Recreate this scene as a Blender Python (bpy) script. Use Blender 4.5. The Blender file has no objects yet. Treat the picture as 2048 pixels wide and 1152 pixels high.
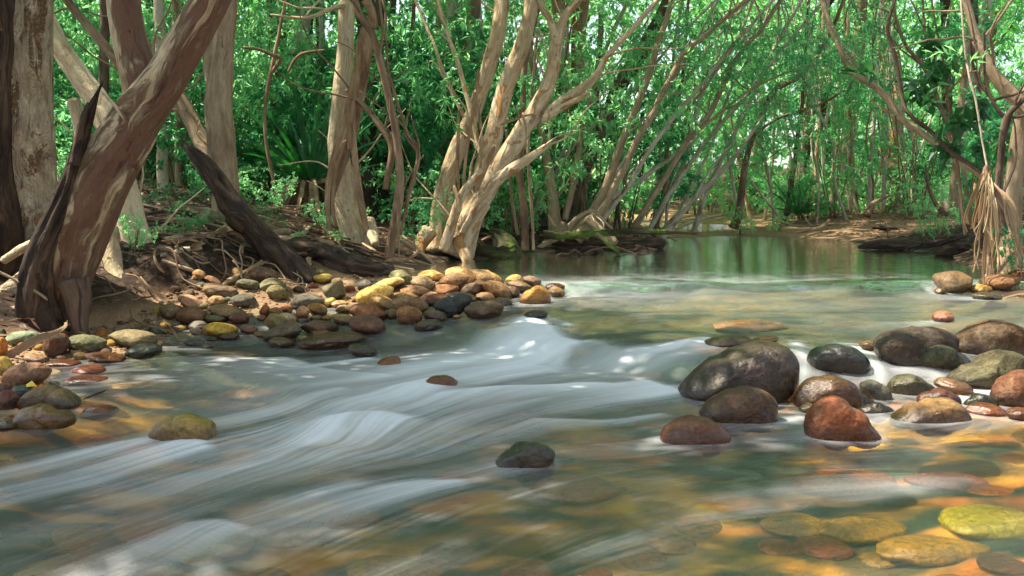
import bpy, bmesh, math, random
import numpy as np
from mathutils import Vector, Matrix
random.seed(7); rng = np.random.default_rng(7)
scene = bpy.context.scene
COL = scene.collection

# ------------------------------------------------------------------ camera model
F = 1967.0; CAMH = 0.85; PITCH = math.atan(176.0/F)
CT, ST = math.cos(PITCH), math.sin(PITCH)
def ray(px, py):
    cx = (px-1024.0)/F; cy = (576.0-py)/F
    return np.array([cx, CT+cy*ST, -ST+cy*CT])
def P(px, py, d):
    r = ray(px, py); t = d/r[1]
    return np.array([r[0]*t, d, CAMH+r[2]*t])
def onz(px, py, z):
    r = ray(px, py); t = (z-CAMH)/r[2]
    return np.array([r[0]*t, r[1]*t, z])
def mpp(d): return d/F            # metres per photo pixel at depth d

# ------------------------------------------------------------------ noise
LAT = rng.random((32, 32, 32)).astype(np.float32)
LAT2 = rng.random((512, 512)).astype(np.float32)
def noise3(p, s=1.0, seed=0.0):
    q = np.asarray(p, dtype=np.float64)*s + seed*7.31 + 100.0
    i = np.floor(q).astype(np.int64); f = q-i; f = f*f*(3-2*f); i &= 31; j = (i+1) & 31
    x0, y0, z0 = i[..., 0], i[..., 1], i[..., 2]; x1, y1, z1 = j[..., 0], j[..., 1], j[..., 2]
    fx, fy, fz = f[..., 0], f[..., 1], f[..., 2]
    a = LAT[x0, y0, z0]*(1-fx)+LAT[x1, y0, z0]*fx; b = LAT[x0, y1, z0]*(1-fx)+LAT[x1, y1, z0]*fx
    c = LAT[x0, y0, z1]*(1-fx)+LAT[x1, y0, z1]*fx; d = LAT[x0, y1, z1]*(1-fx)+LAT[x1, y1, z1]*fx
    return ((a*(1-fy)+b*fy)*(1-fz)+(c*(1-fy)+d*fy)*fz)*2-1
def noise2(x, y, cell):
    qx = x/cell+1000.0; qy = y/cell+1000.0
    ix = np.floor(qx).astype(np.int64); iy = np.floor(qy).astype(np.int64)
    fx = qx-ix; fy = qy-iy; fx = fx*fx*(3-2*fx); fy = fy*fy*(3-2*fy)
    ix &= 511; iy &= 511; jx = (ix+1) & 511; jy = (iy+1) & 511
    return (LAT2[ix, iy]*(1-fx)+LAT2[jx, iy]*fx)*(1-fy)+(LAT2[ix, jy]*(1-fx)+LAT2[jx, jy]*fx)*fy
def smooth(a, b, x):
    t = np.clip((x-a)/(b-a), 0, 1); return t*t*(3-2*t)

# ------------------------------------------------------------------ water level and terrain
YC = (np.array([-6, -1.5, -.6, -.1, .3, .8, 1.3, 3, 6.]), np.array([6.4, 6.3, 6.0, 5.55, 5.1, 4.8, 4.72, 4.85, 5.0]))
def water_level(x, y):
    yw = 7.32+.05*np.sin(2.3*x+.5)+.03*np.sin(7*x)
    yc = np.interp(x, *YC)
    z = .10 + .05*smooth(yc, yw-.2, y) + .08*smooth(yw-.18, yw+.12, y)
    wid = np.interp(x, [-1, -.4, .0, .5, 1.0, 1.4], [.7, .5, .36, .34, .36, .3])
    z = z - .085*(1-smooth(yc-wid, yc+.05, y))
    z = z - .03*(1-smooth(1.5, 4.2, y))
    return z
CP = []
for px, py, z in [(0,700,.06),(0,760,.03),(0,830,-.03),(60,870,-.1),(200,700,.04),(300,690,.02),(110,660,.09),(200,640,.11),(400,650,.07),
    (350,705,-.02),(330,600,.17),(230,600,.22),(60,600,.25),(45,520,.45),(450,600,.12),(550,650,.05),(620,690,.0),(500,690,-.03),(750,690,-.04),(850,660,-.02),
    (1000,640,.0),(650,600,.14),(800,600,.17),(900,580,.22),(1000,590,.17),(1080,590,.13),(1120,612,.0),(800,560,.24),(900,556,.25),(700,560,.25),
    (600,570,.22),(500,560,.28),(420,560,.28),(450,510,.44),(350,500,.5),(440,455,.62),
    (800,548,.23),(850,535,.23),(900,522,.23),(980,518,.23),(1050,508,.23),(1150,500,.23),(1250,492,.23),(1330,487,.23),(1400,476,.23),
    (1470,474,.23),(1600,478,.23),(1700,482,.23),(1720,498,.23),(1850,500,.23),(1920,530,.23),(1935,560,.21),(2048,590,.16),
    (1150,572,.19),(1400,574,.19),(1700,575,.19),(1850,572,.17),(1200,592,.06),(1500,596,.06),(1800,592,.06),
    (1300,640,-.1),(1600,620,-.16),(1900,612,-.1),(1800,660,-.08),(1500,690,-.05),(1150,690,-.03),(1000,690,-.1),(1100,800,-.2),(800,800,-.2),(500,760,-.15),(400,725,-.08),
    (300,800,-.15),(200,900,-.2),(600,900,-.24),(1000,950,-.25),(1300,850,-.2),(1500,800,-.12),(1700,780,-.08),(1900,780,-.07),(2048,800,-.07),(1900,850,-.14),
    (1700,900,-.2),(1500,1000,-.26),(1900,1000,-.2),(2048,900,-.15),(1000,1150,-.26),(300,1100,-.24),(0,1000,-.2),(1900,1150,-.24),(2048,640,-.05),(2300,640,.08),(2500,620,.3)]:
    CP.append(onz(px, py, z))
for px, py, d in [(400,420,10),(350,372,12),(250,405,9),(550,420,10.5),(600,385,14),(50,450,8),(-300,450,6),(700,478,9.7),(780,515,9.2),(880,498,10.7),
    (950,488,11.6),(1100,478,13),(1200,470,14.5),(1000,440,15),(1300,463,16.5),(800,440,14),(1200,430,20),(1500,452,18.5),(1650,428,19),(1800,458,16),
    (1850,440,17),(1950,478,12),(2000,530,9),(2100,500,9),(2200,450,10),(2000,440,14)]:
    CP.append(P(px, py, d))
for q in [(-2.4,3,.05),(-3,2.2,.2),(-3.4,4,.3),(-2.2,1.2,0),(-3,0,.2),(3.2,3.5,0),(4,3,.3),(2.8,2,0),(4,1,.3),(0,0,-.28),(0,-4,-.28),(3,-4,.3),(-3,-4,.3),
    (.5,8.6,-.05),(1.5,9,-.2),(3,9,-.2),(1,10.5,-.2),(2,12,-.25),(3,14,-.2),(4,12,-.15),(3.9,20,0),(3.2,25,0.05),(2,30,.3),
    (-20,25,1.6),(0,28,.9),(10,28,.8),(25,28,1.2),(-20,60,3),(0,70,3),(25,60,3),(-10,15,1.4),(-14,8,1.2),(-8,6,.9),(-6,3,.7),(12,12,.9),(9,7,.7),(7,3,.6),(15,20,.9),
    (-30,0,2),(30,0,2),(-30,-10,2),(30,-10,2),(0,-12,-.3),(8,-12,.5),(-8,-12,.5)]:
    CP.append(np.array(q, dtype=float))
CP = np.array(CP)
def _rbf():
    A = np.sqrt(((CP[:, None, :2]-CP[None, :, :2])**2).sum(-1)+.0025)
    n = len(CP); M = np.zeros((n+1, n+1)); M[:n, :n] = A-np.eye(n)*.02; M[n, :n] = M[:n, n] = 1
    return np.linalg.solve(M, np.append(CP[:, 2], 0))
RB = _rbf()
def terrain_base(x, y):
    x = np.asarray(x, float); y = np.asarray(y, float); out = np.full(x.shape, RB[-1])
    for i in range(len(CP)):
        out = out + RB[i]*np.sqrt((x-CP[i, 0])**2+(y-CP[i, 1])**2+.0025)
    return out
def terrain(x, y):
    x = np.asarray(x, float); y = np.asarray(y, float)
    z = terrain_base(x, y)
    return z + .03*(noise2(x, y, .35)-.5) + .018*(noise2(x+3, y, .11)-.5) + np.minimum(.5, .02*np.maximum(y-12, 0))*(noise2(x, y+9, 2.1)-.5)
TG_X = np.arange(-9, 12, .04); TG_Y = np.arange(1.0, 34, .04)
_gx, _gy = np.meshgrid(TG_X, TG_Y, indexing='ij')
TGRID = terrain(_gx, _gy)
def gz(x, y):
    i = int(round((x+9)/.04)); j = int(round((y-1)/.04))
    if 0 <= i < len(TG_X) and 0 <= j < len(TG_Y): return float(TGRID[i, j])
    return float(terrain(x, y))
WGRID = water_level(_gx, _gy)
def surf(x, y):
    i = int(round((x+9)/.04)); j = int(round((y-1)/.04))
    if 0 <= i < len(TG_X) and 0 <= j < len(TG_Y): return max(float(TGRID[i, j]), float(WGRID[i, j]))
    return max(float(terrain(x, y)), float(water_level(np.float64(x), np.float64(y))))
def hit(px, py, fn=surf, d0=1.6, d1=30.0):
    r = ray(px, py); d = d0
    while d < d1:
        t = d/r[1]; x = r[0]*t; z = CAMH+r[2]*t
        if z <= fn(x, d): return np.array([x, d, z])
        d *= 1.004
    return np.array([r[0]*d1/r[1], d1, CAMH+r[2]*d1/r[1]])
def hit_bed(px, py):                # look through the water, bent at its surface
    h = hit(px, py, lambda x, y: float(water_level(np.float64(x), np.float64(y))))
    dp = max(.02, h[2]-gz(h[0], h[1])); r = ray(px, py); r = r/np.linalg.norm(r)
    si = math.sqrt(1-r[2]**2)/1.33; tn = si/math.sqrt(1-si*si); hv = r[:2]/np.linalg.norm(r[:2])
    x = h[0]+hv[0]*tn*dp; y = h[1]+hv[1]*tn*dp
    return np.array([x, y, gz(x, y)])

# ------------------------------------------------------------------ object helpers
def new_mesh(name, V, Fc, mat=None, smooth_=True, attrs=None):
    V = np.ascontiguousarray(V, dtype=np.float32); me = bpy.data.meshes.new(name)
    if isinstance(Fc, np.ndarray):
        n, k = Fc.shape
        me.vertices.add(len(V)); me.vertices.foreach_set('co', V.ravel())
        me.loops.add(n*k); me.loops.foreach_set('vertex_index', np.ascontiguousarray(Fc, dtype=np.int32).ravel())
        me.polygons.add(n); me.polygons.foreach_set('loop_start', np.arange(0, n*k, k, dtype=np.int32))
        me.polygons.foreach_set('loop_total', np.full(n, k, dtype=np.int32))
        me.update(calc_edges=True)
    else:
        me.from_pydata(V.tolist(), [], Fc)
    me.polygons.foreach_set('use_smooth', np.full(len(me.polygons), smooth_))
    for an, (ty, dom, arr) in (attrs or {}).items():
        a = me.attributes.new(an, ty, dom)
        a.data.foreach_set('vector' if ty == 'FLOAT_VECTOR' else 'value', np.ascontiguousarray(arr, dtype=np.float32).ravel())
    if mat: me.materials.append(mat)
    return me
def link(name, me, parent=None, loc=(0, 0, 0)):
    o = bpy.data.objects.new(name, me); COL.objects.link(o); o.location = loc
    if parent: o.parent = parent
    return o
def tag(o, label=None, cat=None, group=None, kind=None):
    if label: o['label'] = label
    if cat: o['category'] = cat
    if group: o['group'] = group
    if kind: o['kind'] = kind
    return o
def empty(name, loc, label, cat, group=None):
    o = bpy.data.objects.new(name, None); COL.objects.link(o); o.location = loc; o.empty_display_size = .2
    return tag(o, label, cat, group)
def copy_tree(o, loc, rz=0, sc=1.0, label=None):
    c = o.copy(); COL.objects.link(c); c.location = loc; c.rotation_euler = (0, 0, rz); c.scale = (sc, sc, sc)
    if label: c['label'] = label
    for ch in list(o.children):
        k = ch.copy(); COL.objects.link(k); k.parent = c
    return c

# ------------------------------------------------------------------ materials
class NT:
    def __init__(self, name):
        self.m = bpy.data.materials.new(name); self.m.use_nodes = True; self.t = self.m.node_tree; self.t.nodes.clear()
        self.out = self.t.nodes.new('ShaderNodeOutputMaterial')
    def n(self, ty, ins=None, **kw):
        nd = self.t.nodes.new(ty)
        for k, v in kw.items(): setattr(nd, k, v)
        for k, v in (ins or {}).items():
            s = nd.inputs[k]
            if hasattr(v, 'is_linked') or isinstance(v, bpy.types.NodeSocket): self.t.links.new(v, s)
            else: s.default_value = v
        return nd
    def attr(self, name, out='Fac', ty='GEOMETRY'):
        return self.n('ShaderNodeAttribute', attribute_name=name, attribute_type=ty).outputs[out]
    def math(self, op, a, b=0.0, clamp=False):
        return self.n('ShaderNodeMath', {0: a, 1: b}, operation=op, use_clamp=clamp).outputs[0]
    def noise(self, vec, scale, detail=4, rough=.55, dist=0.0):
        return self.n('ShaderNodeTexNoise', {'Vector': vec, 'Scale': scale, 'Detail': detail, 'Roughness': rough, 'Distortion': dist}).outputs['Fac']
    def ramp(self, fac, stops, interp='LINEAR'):
        nd = self.n('ShaderNodeValToRGB', {'Fac': fac}); cr = nd.color_ramp; cr.interpolation = interp
        while len(cr.elements) < len(stops): cr.elements.new(.5)
        for e, (p, c) in zip(cr.elements, stops):
            e.position = p; e.color = (c, c, c, 1) if isinstance(c, (int, float)) else (*c, 1)
        return nd.outputs['Color']
    def mix(self, fac, a, b, blend='MIX'):
        nd = self.n('ShaderNodeMix', data_type='RGBA', blend_type=blend)
        for s, v in ((nd.inputs[0], fac), (nd.inputs[6], a), (nd.inputs[7], b)):
            if isinstance(v, bpy.types.NodeSocket): self.t.links.new(v, s)
            else: s.default_value = (*v, 1) if isinstance(v, tuple) and len(v) == 3 else v
        return nd.outputs[2]
    def mapping(self, vec, scale, loc=(0, 0, 0)):
        return self.n('ShaderNodeMapping', {'Vector': vec, 'Scale': scale, 'Location': loc}).outputs[0]
    def bump(self, h, strength, dist):
        return self.n('ShaderNodeBump', {'Height': h, 'Strength': strength, 'Distance': dist}).outputs[0]
    def finish(self, sh):
        self.t.links.new(sh, self.out.inputs['Surface']); return self.m

def bark_mat(name, c1, c2, c3, patch=None, thr=.55, bump=.5, fissure=.5, streak=.5, peel=0.0, side=0.0):
    t = NT(name); v = t.attr('bco', 'Vector')
    rnd = t.n('ShaderNodeObjectInfo').outputs['Random']
    off = t.n('ShaderNodeCombineXYZ', {'X': t.math('MULTIPLY', rnd, 37.0), 'Y': t.math('MULTIPLY', rnd, 11.0), 'Z': t.math('MULTIPLY', rnd, 53.0)}).outputs[0]
    v = t.n('ShaderNodeVectorMath', {0: v, 1: off}, operation='ADD').outputs[0]
    wrp = t.n('ShaderNodeTexNoise', {'Vector': v, 'Scale': 3.0, 'Detail': 2.0}).outputs['Color']
    vw = t.n('ShaderNodeVectorMath', {0: v, 1: t.n('ShaderNodeVectorMath', {0: wrp, 1: (.12, .12, .12)}, operation='MULTIPLY').outputs[0]}, operation='ADD').outputs[0]
    big = t.noise(t.mapping(vw, (4, 4, 1.6)), 1.6, 5, .62)
    col = t.ramp(big, [(.3, c2), (.47, c1), (.7, c3)])
    st = t.noise(t.mapping(vw, (11, 11, 1.3)), 2.0, 5, .62)
    col = t.mix(t.math('MULTIPLY', t.ramp(st, [(.34, 1.0), (.52, 0.0)]), streak), col, tuple(x*.5 for x in c2))
    h = t.math('MULTIPLY', st, .7)
    if patch:
        pn = t.noise(t.mapping(vw, (6, 6, 1.1) if side else (4.5, 4.5, 1.6), (3.1, 1.7, .4)), 1.3, 6, .66, .8)
        if side: pn = t.math('SUBTRACT', pn, t.math('MULTIPLY', t.n('ShaderNodeSeparateXYZ', {0: t.attr('bco', 'Vector')}).outputs[1], side))
        pf = t.ramp(pn, [(thr, 0.0), (thr+(.05 if side else .015), .88 if side else 1.0)])
        edge = t.math('SUBTRACT', t.ramp(pn, [(thr-.025, 0.0), (thr-.005, 1.0)]), pf, True)
        col = t.mix(pf, col, t.mix(t.noise(v, 30, 3), patch, tuple(x*.6 for x in patch)))
        col = t.mix(t.math('MULTIPLY', edge, .55), col, (.05, .03, .018)); h = t.math('SUBTRACT', h, t.math('MULTIPLY', pf, .9))
    if peel:
        vo = t.n('ShaderNodeTexNoise', {'Vector': t.mapping(vw, (5, 5, 3.4), (9, 4, 2)), 'Scale': 2.2, 'Detail': 5.0, 'Roughness': .6, 'Distortion': 1.2}).outputs['Fac']
        sh = t.math('FRACT', t.math('MULTIPLY', vo, 7.0)); h = t.math('ADD', h, t.math('MULTIPLY', sh, peel*1.6))
        col = t.mix(t.math('MULTIPLY', t.ramp(sh, [(.0, 1.0), (.1, 0.0)]), peel*.7), col, (.09, .05, .028))
        col = t.mix(t.math('MULTIPLY', t.ramp(sh, [(.75, 0.0), (.97, 1.0)]), peel*.5), col, tuple(min(.8, x*1.25) for x in c3))
    fine = t.noise(t.mapping(v, (50, 50, 9)), 2.0, 4, .7)
    col = t.mix(.45, col, t.ramp(fine, [(.3, .45), (.6, 1.15)]), 'MULTIPLY')
    spn = t.n('ShaderNodeTexVoronoi', {'Vector': t.mapping(v, (7, 7, 4)), 'Scale': 1.6}); sp = spn.outputs['Distance']
    col = t.mix(t.ramp(sp, [(.04, .9), (.09, 0.0)]), col, (.03, .018, .01))
    fis = t.noise(t.mapping(vw, (16, 16, 1.0), (5, 2, 9)), 1.5, 4, .6)
    ff = t.ramp(fis, [(.26+.14*fissure, 1.0), (.33+.14*fissure, 0.0)])
    col = t.mix(t.math('MULTIPLY', ff, .75), col, (.03, .018, .012))
    h = t.math('ADD', h, t.math('MULTIPLY', fine, .35))
    h = t.math('SUBTRACT', h, t.math('MULTIPLY', ff, .6))
    bs = t.n('ShaderNodeBsdfPrincipled', {'Base Color': col, 'Roughness': .85, 'Normal': t.bump(h, bump, .02)})
    bs.inputs['Specular IOR Level'].default_value = .25
    return t.finish(bs.outputs[0])
M = {}
M['pale'] = bark_mat('pale_bark', (.50, .39, .23), (.27, .18, .095), (.6, .5, .33), patch=(.28, .15, .07), thr=.64, bump=.5, fissure=.1, streak=.5, peel=.35)
M['orange'] = bark_mat('orange_bark', (.46, .335, .19), (.24, .145, .07), (.56, .45, .3), patch=(.46, .23, .075), thr=.55, bump=.5, fissure=.12, streak=.5, peel=.25)
M['red'] = bark_mat('red_patch_bark', (.46, .35, .2), (.27, .18, .1), (.56, .46, .31), patch=(.15, .064, .04), thr=.475, bump=.7, fissure=.3, streak=.7, peel=.06, side=.6)
M['big'] = bark_mat('papery_bark', (.64, .5, .32), (.42, .26, .13), (.72, .6, .43), patch=(.3, .16, .07), thr=.55, bump=1.0, fissure=.25, streak=.5, peel=1.25)
M['brown'] = bark_mat('brown_bark', (.2, .125, .07), (.1, .06, .035), (.3, .21, .13), bump=.7, fissure=.25)
M['tan'] = bark_mat('tan_bark', (.29, .205, .12), (.15, .1, .055), (.38, .295, .19), bump=.5, fissure=.12, streak=.4, peel=.2)
M['grey'] = bark_mat('grey_bark', (.38, .32, .225), (.18, .13, .08), (.5, .44, .34), patch=(.3, .17, .09), thr=.62, bump=.4, fissure=.1, streak=.35, peel=.3)
M['dead'] = bark_mat('dead_wood', (.06, .038, .024), (.018, .012, .009), (.14, .09, .055), bump=1.0, fissure=.9, streak=.9)
M['strip'] = bark_mat('peeled_bark', (.30, .19, .1), (.15, .085, .045), (.46, .33, .19), bump=.6, fissure=.2)
M['moss'] = bark_mat('mossy_wood', (.05, .045, .02), (.02, .015, .01), (.1, .13, .03), patch=(.09, .14, .02), thr=.52, bump=1.0, fissure=.4)
M['hairy'] = bark_mat('dark_fuzzy_bark', (.11, .07, .045), (.05, .03, .02), (.17, .12, .08), bump=1.0, fissure=.5)

def leaf_mat(name, dark, light, trans, gloss=.4, tw=.45):
    t = NT(name); r = t.attr('rnd')
    ob = t.n('ShaderNodeObjectInfo').outputs['Random']
    k = t.math('FRACT', t.math('ADD', t.math('MULTIPLY', ob, .5), t.math('MULTIPLY', r, .75)))
    col = t.mix(r, dark, light)
    tc = t.mix(k, trans, tuple(x*y for x, y in zip(trans, (1.5, 1.12, .75))))
    bs = t.n('ShaderNodeBsdfPrincipled', {'Base Color': col, 'Roughness': gloss}); bs.inputs['Specular IOR Level'].default_value = .45
    tr = t.n('ShaderNodeBsdfTranslucent', {'Color': tc})
    return t.finish(t.n('ShaderNodeMixShader', {0: tw, 1: bs.outputs[0], 2: tr.outputs[0]}).outputs[0])
M['leaf'] = leaf_mat('green_leaf', (.028, .115, .05), (.085, .26, .115), (.19, .62, .27), tw=.6)
M['leaf_deep'] = leaf_mat('deep_green_leaf', (.013, .07, .04), (.045, .17, .085), (.085, .43, .18), tw=.55)
M['leaf_pale'] = leaf_mat('fresh_green_leaf', (.06, .21, .09), (.17, .42, .2), (.34, .82, .42), tw=.62)
M['strap'] = leaf_mat('strap_leaf', (.02, .1, .04), (.06, .24, .08), (.13, .48, .14), .35, .45)
M['leaf_broad'] = leaf_mat('broad_dark_leaf', (.012, .055, .022), (.03, .12, .042), (.06, .26, .07), .35, .4)
M['dry'] = leaf_mat('dry_leaf', (.06, .032, .018), (.3, .19, .1), (.2, .1, .05), .6, .2)
M['deadstrap'] = leaf_mat('dead_strap_leaf', (.26, .16, .08), (.5, .36, .2), (.35, .22, .1), .55, .2)

def stone_mat():
    t = NT('river_stone'); tc = t.n('ShaderNodeTexCoord').outputs['Object']
    oi = t.n('ShaderNodeObjectInfo'); base = oi.outputs['Color']; rnd = oi.outputs['Random']
    off = t.n('ShaderNodeCombineXYZ', {'X': t.math('MULTIPLY', rnd, 31.0), 'Y': t.math('MULTIPLY', rnd, 17.0), 'Z': t.math('MULTIPLY', rnd, 47.0)}).outputs[0]
    v = t.n('ShaderNodeVectorMath', {0: tc, 1: off}, operation='ADD').outputs[0]
    n1 = t.noise(v, 9, 5, .6); n2 = t.noise(v, 60, 5, .7); n3 = t.noise(v, 4, 3, .5, .6)
    hue = t.mix(t.ramp(n3, [(.42, 0.0), (.62, .6)]), base, t.mix(1.0, base, (.75, .62, .5), 'MULTIPLY'))
    hue = t.mix(t.ramp(t.noise(v, 14, 5, .65, 1.0), [(.55, 0.0), (.7, .5)]), hue, t.mix(.5, base, (.34, .22, .1)))
    col = t.mix(.8, hue, t.ramp(n1, [(.3, .4), (.7, 1.35)]), 'MULTIPLY')
    col = t.mix(.85, col, t.ramp(n2, [(.32, .3), (.62, 1.25)]), 'MULTIPLY')
    spk = t.n('ShaderNodeTexVoronoi', {'Vector': v, 'Scale': 95.0}).outputs['Distance']
    col = t.mix(t.math('MULTIPLY', t.ramp(spk, [(.16, 1.0), (.26, 0.0)]), t.ramp(n1, [(.55, 0.0), (.7, .35)])), col, (.45, .38, .25))
    pit = t.n('ShaderNodeTexVoronoi', {'Vector': t.mix(.08, v, t.n('ShaderNodeTexNoise', {'Vector': v, 'Scale': 20.0}).outputs['Color']), 'Scale': 26.0}).outputs['Distance']; pf = t.ramp(pit, [(.1, 1.0), (.26, 0.0)])
    col = t.mix(t.math('MULTIPLY', pf, t.ramp(n3, [(.45, 0.0), (.6, .5)])), col, t.mix(1.0, col, (.35, .3, .26), 'MULTIPLY'))
    sn = t.noise(v, 6.5, 6, .7, .5); col = t.mix(t.ramp(sn, [(.56, 0.0), (.66, .5)]), col, (.2, .17, .11)); col = t.mix(t.ramp(sn, [(.32, .65), (.42, 0.0)]), col, t.mix(1.0, col, (.3, .3, .25), 'MULTIPLY'))
    wet = t.attr('wet')
    wet2 = t.math('MULTIPLY', wet, t.ramp(n1, [(.25, .7), (.5, 1.0)]))
    col = t.mix(wet2, col, t.mix(1.0, col, (.36, .32, .28), 'MULTIPLY'))
    ro = t.math('SUBTRACT', .8, t.math('MULTIPLY', wet2, .58))
    ro = t.math('ADD', ro, t.math('MULTIPLY', t.math('SUBTRACT', n2, .5), .25), True)
    h = t.math('SUBTRACT', t.math('ADD', t.math('MULTIPLY', n1, 1.0), t.math('MULTIPLY', n2, .32)), t.math('MULTIPLY', pf, .12))
    bs = t.n('ShaderNodeBsdfPrincipled', {'Base Color': col, 'Roughness': ro, 'Normal': t.bump(h, .7, .02)})
    t.t.links.new(t.math('ADD', .22, t.math('MULTIPLY', wet2, .35)), bs.inputs['Specular IOR Level'])
    return t.finish(bs.outputs[0])
M['stone'] = stone_mat()

def ground_mat():
    t = NT('forest_floor'); p = t.n('ShaderNodeNewGeometry').outputs['Position']
    bed = t.attr('bed'); sand = t.attr('sand')
    n1 = t.noise(p, 3, 5, .65); n2 = t.noise(p, 24, 5, .7); n3 = t.noise(p, 110, 4, .7)
    soil = t.mix(n1, (.011, .008, .006), (.04, .024, .015)); soil = t.mix(.8, soil, t.ramp(n2, [(.3, .35), (.65, 1.4)]), 'MULTIPLY')
    vl = t.n('ShaderNodeTexVoronoi', {'Vector': t.mapping(p, (1, 1, 1)), 'Scale': 26.0, 'Randomness': 1.0})
    lit = t.mix(.6, t.ramp(t.n('ShaderNodeSeparateColor', {0: vl.outputs['Color']}).outputs[0], [(0, (.035, .02, .013)), (.5, (.06, .034, .021)), (.85, (.13, .08, .048)), (1, (.26, .18, .11))]), t.ramp(n2, [(.3, .3), (.65, 1.2)]), 'MULTIPLY')
    soil = t.mix(t.ramp(n1, [(.35, .25), (.6, .85)]), soil, lit)
    sd = t.mix(.8, t.mix(n2, (.3, .17, .085), (.42, .27, .15)), t.ramp(n3, [(.3, .4), (.65, 1.25)]), 'MULTIPLY')
    b1 = t.noise(t.mapping(p, (1.3, 2.0, .5)), 1.5, 2, .45, .5); b2 = t.noise(t.mapping(p, (1.2, 2.0, .5), (4, 7, 0)), 2.6, 2, .4, .3)
    bc = t.ramp(b1, [(.34, (.014, .034, .028)), (.48, (.035, .05, .028)), (.57, (.16, .1, .03)), (.66, (.34, .17, .035)), (.8, (.06, .055, .025))])
    near = t.ramp(t.math('MULTIPLY', t.n('ShaderNodeSeparateXYZ', {0: p}).outputs[1], .1), [(.43, 1.0), (.52, .06)])
    bc = t.mix(t.math('MULTIPLY', near, 1.15, True), t.ramp(b1, [(.35, (.025, .045, .03)), (.55, (.075, .085, .04)), (.75, (.15, .11, .045))]), bc)
    bc = t.mix(t.math('MULTIPLY', t.ramp(b2, [(.46, 0.0), (.63, .95)]), near), bc, t.mix(t.ramp(b1, [(.4, 0.0), (.6, 1.0)]), (.62, .19, .024), (.7, .38, .045)))
    col = t.mix(bed, t.mix(sand, soil, sd), bc)
    h = t.math('ADD', t.math('MULTIPLY', n2, 1.0), t.math('MULTIPLY', n3, .4))
    bs = t.n('ShaderNodeBsdfPrincipled', {'Base Color': col, 'Roughness': .9, 'Normal': t.bump(h, .8, .03)}); bs.inputs['Specular IOR Level'].default_value = .2
    return t.finish(bs.outputs[0])
M['ground'] = ground_mat()

def water_mat():
    t = NT('stream_water'); p = t.n('ShaderNodeNewGeometry').outputs['Position']
    foam = t.attr('foam'); ro = t.attr('rough')
    rip = t.noise(t.mapping(p, (1.2, 6, 1)), 3.0, 3, .5)
    calm = t.attr('calm')
    nrm = t.bump(t.math('MULTIPLY', rip, calm), .12, .05)
    fr = t.math('MULTIPLY', t.n('ShaderNodeFresnel', {'IOR': 1.33, 'Normal': nrm}).outputs[0], t.math('ADD', .19, t.math('MULTIPLY', calm, .78)))
    rf = t.n('ShaderNodeBsdfRefraction', {'Color': (.95, .97, .9, 1), 'Roughness': t.math('MULTIPLY', ro, .8), 'IOR': 1.33, 'Normal': nrm})
    tp = t.n('ShaderNodeBsdfTransparent', {'Color': (.97, .95, .82, 1)})
    rf = t.n('ShaderNodeMixShader', {0: .64, 1: rf.outputs[0], 2: tp.outputs[0]})
    gl = t.n('ShaderNodeBsdfGlossy', {'Color': (1, 1, 1, 1), 'Roughness': ro, 'Normal': nrm})
    g = t.n('ShaderNodeMixShader', {0: fr, 1: rf.outputs[0], 2: gl.outputs[0]}).outputs[0]
    df = t.n('ShaderNodeBsdfDiffuse', {'Color': (.95, .98, .99, 1)}).outputs[0]
    tl = t.n('ShaderNodeBsdfTranslucent', {'Color': (.9, .95, .96, 1)}).outputs[0]
    fm = t.n('ShaderNodeMixShader', {0: .3, 1: df, 2: tl}).outputs[0]
    return t.finish(t.n('ShaderNodeMixShader', {0: foam, 1: g, 2: fm}).outputs[0])
M['water'] = water_mat()
# ------------------------------------------------------------------ ground sheet
def grid_faces(nr, nc):
    i = np.arange(nr*nc).reshape(nr, nc)
    return np.stack([i[:-1, :-1], i[:-1, 1:], i[1:, 1:], i[1:, :-1]], -1).reshape(-1, 4)
def build_ground():
    ys = [-12.0]
    while ys[-1] < 85: ys.append(ys[-1]+(.35 if ys[-1] < 0 else max(.018, .0062*ys[-1])))
    ys = np.array(ys); s = np.linspace(-1, 1, 520); s = np.sign(s)*(np.abs(s)*.62+.95*np.abs(s)**3)
    yy, ss = np.meshgrid(ys, s, indexing='ij'); xx = ss*(np.maximum(yy, 0)*.9+3.2)*1.05
    z = terrain(xx, yy); w = water_level(xx, yy)
    bed = smooth(.02, -.03, z-w)
    sandy = np.clip(smooth(.16, .02, z-w)*smooth(10, 7.5, yy) + smooth(14, 16, yy)*smooth(.5, 1.5, xx)*smooth(.5, .1, z-w)*1.0, 0, 1)*(noise2(xx, yy, .5)*.5+.7)
    V = np.stack([xx, yy, z], -1).reshape(-1, 3)
    me = new_mesh('ground', V, grid_faces(len(ys), len(s))[:, ::-1], M['ground'],
                  attrs={'bed': ('FLOAT', 'POINT', bed.ravel()), 'sand': ('FLOAT', 'POINT', np.clip(sandy, 0, 1).ravel())})
    tag(link('ground', me), 'brown leaf littered forest floor running down into the pebbly stream bed', 'ground', kind='structure')
build_ground()

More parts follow.
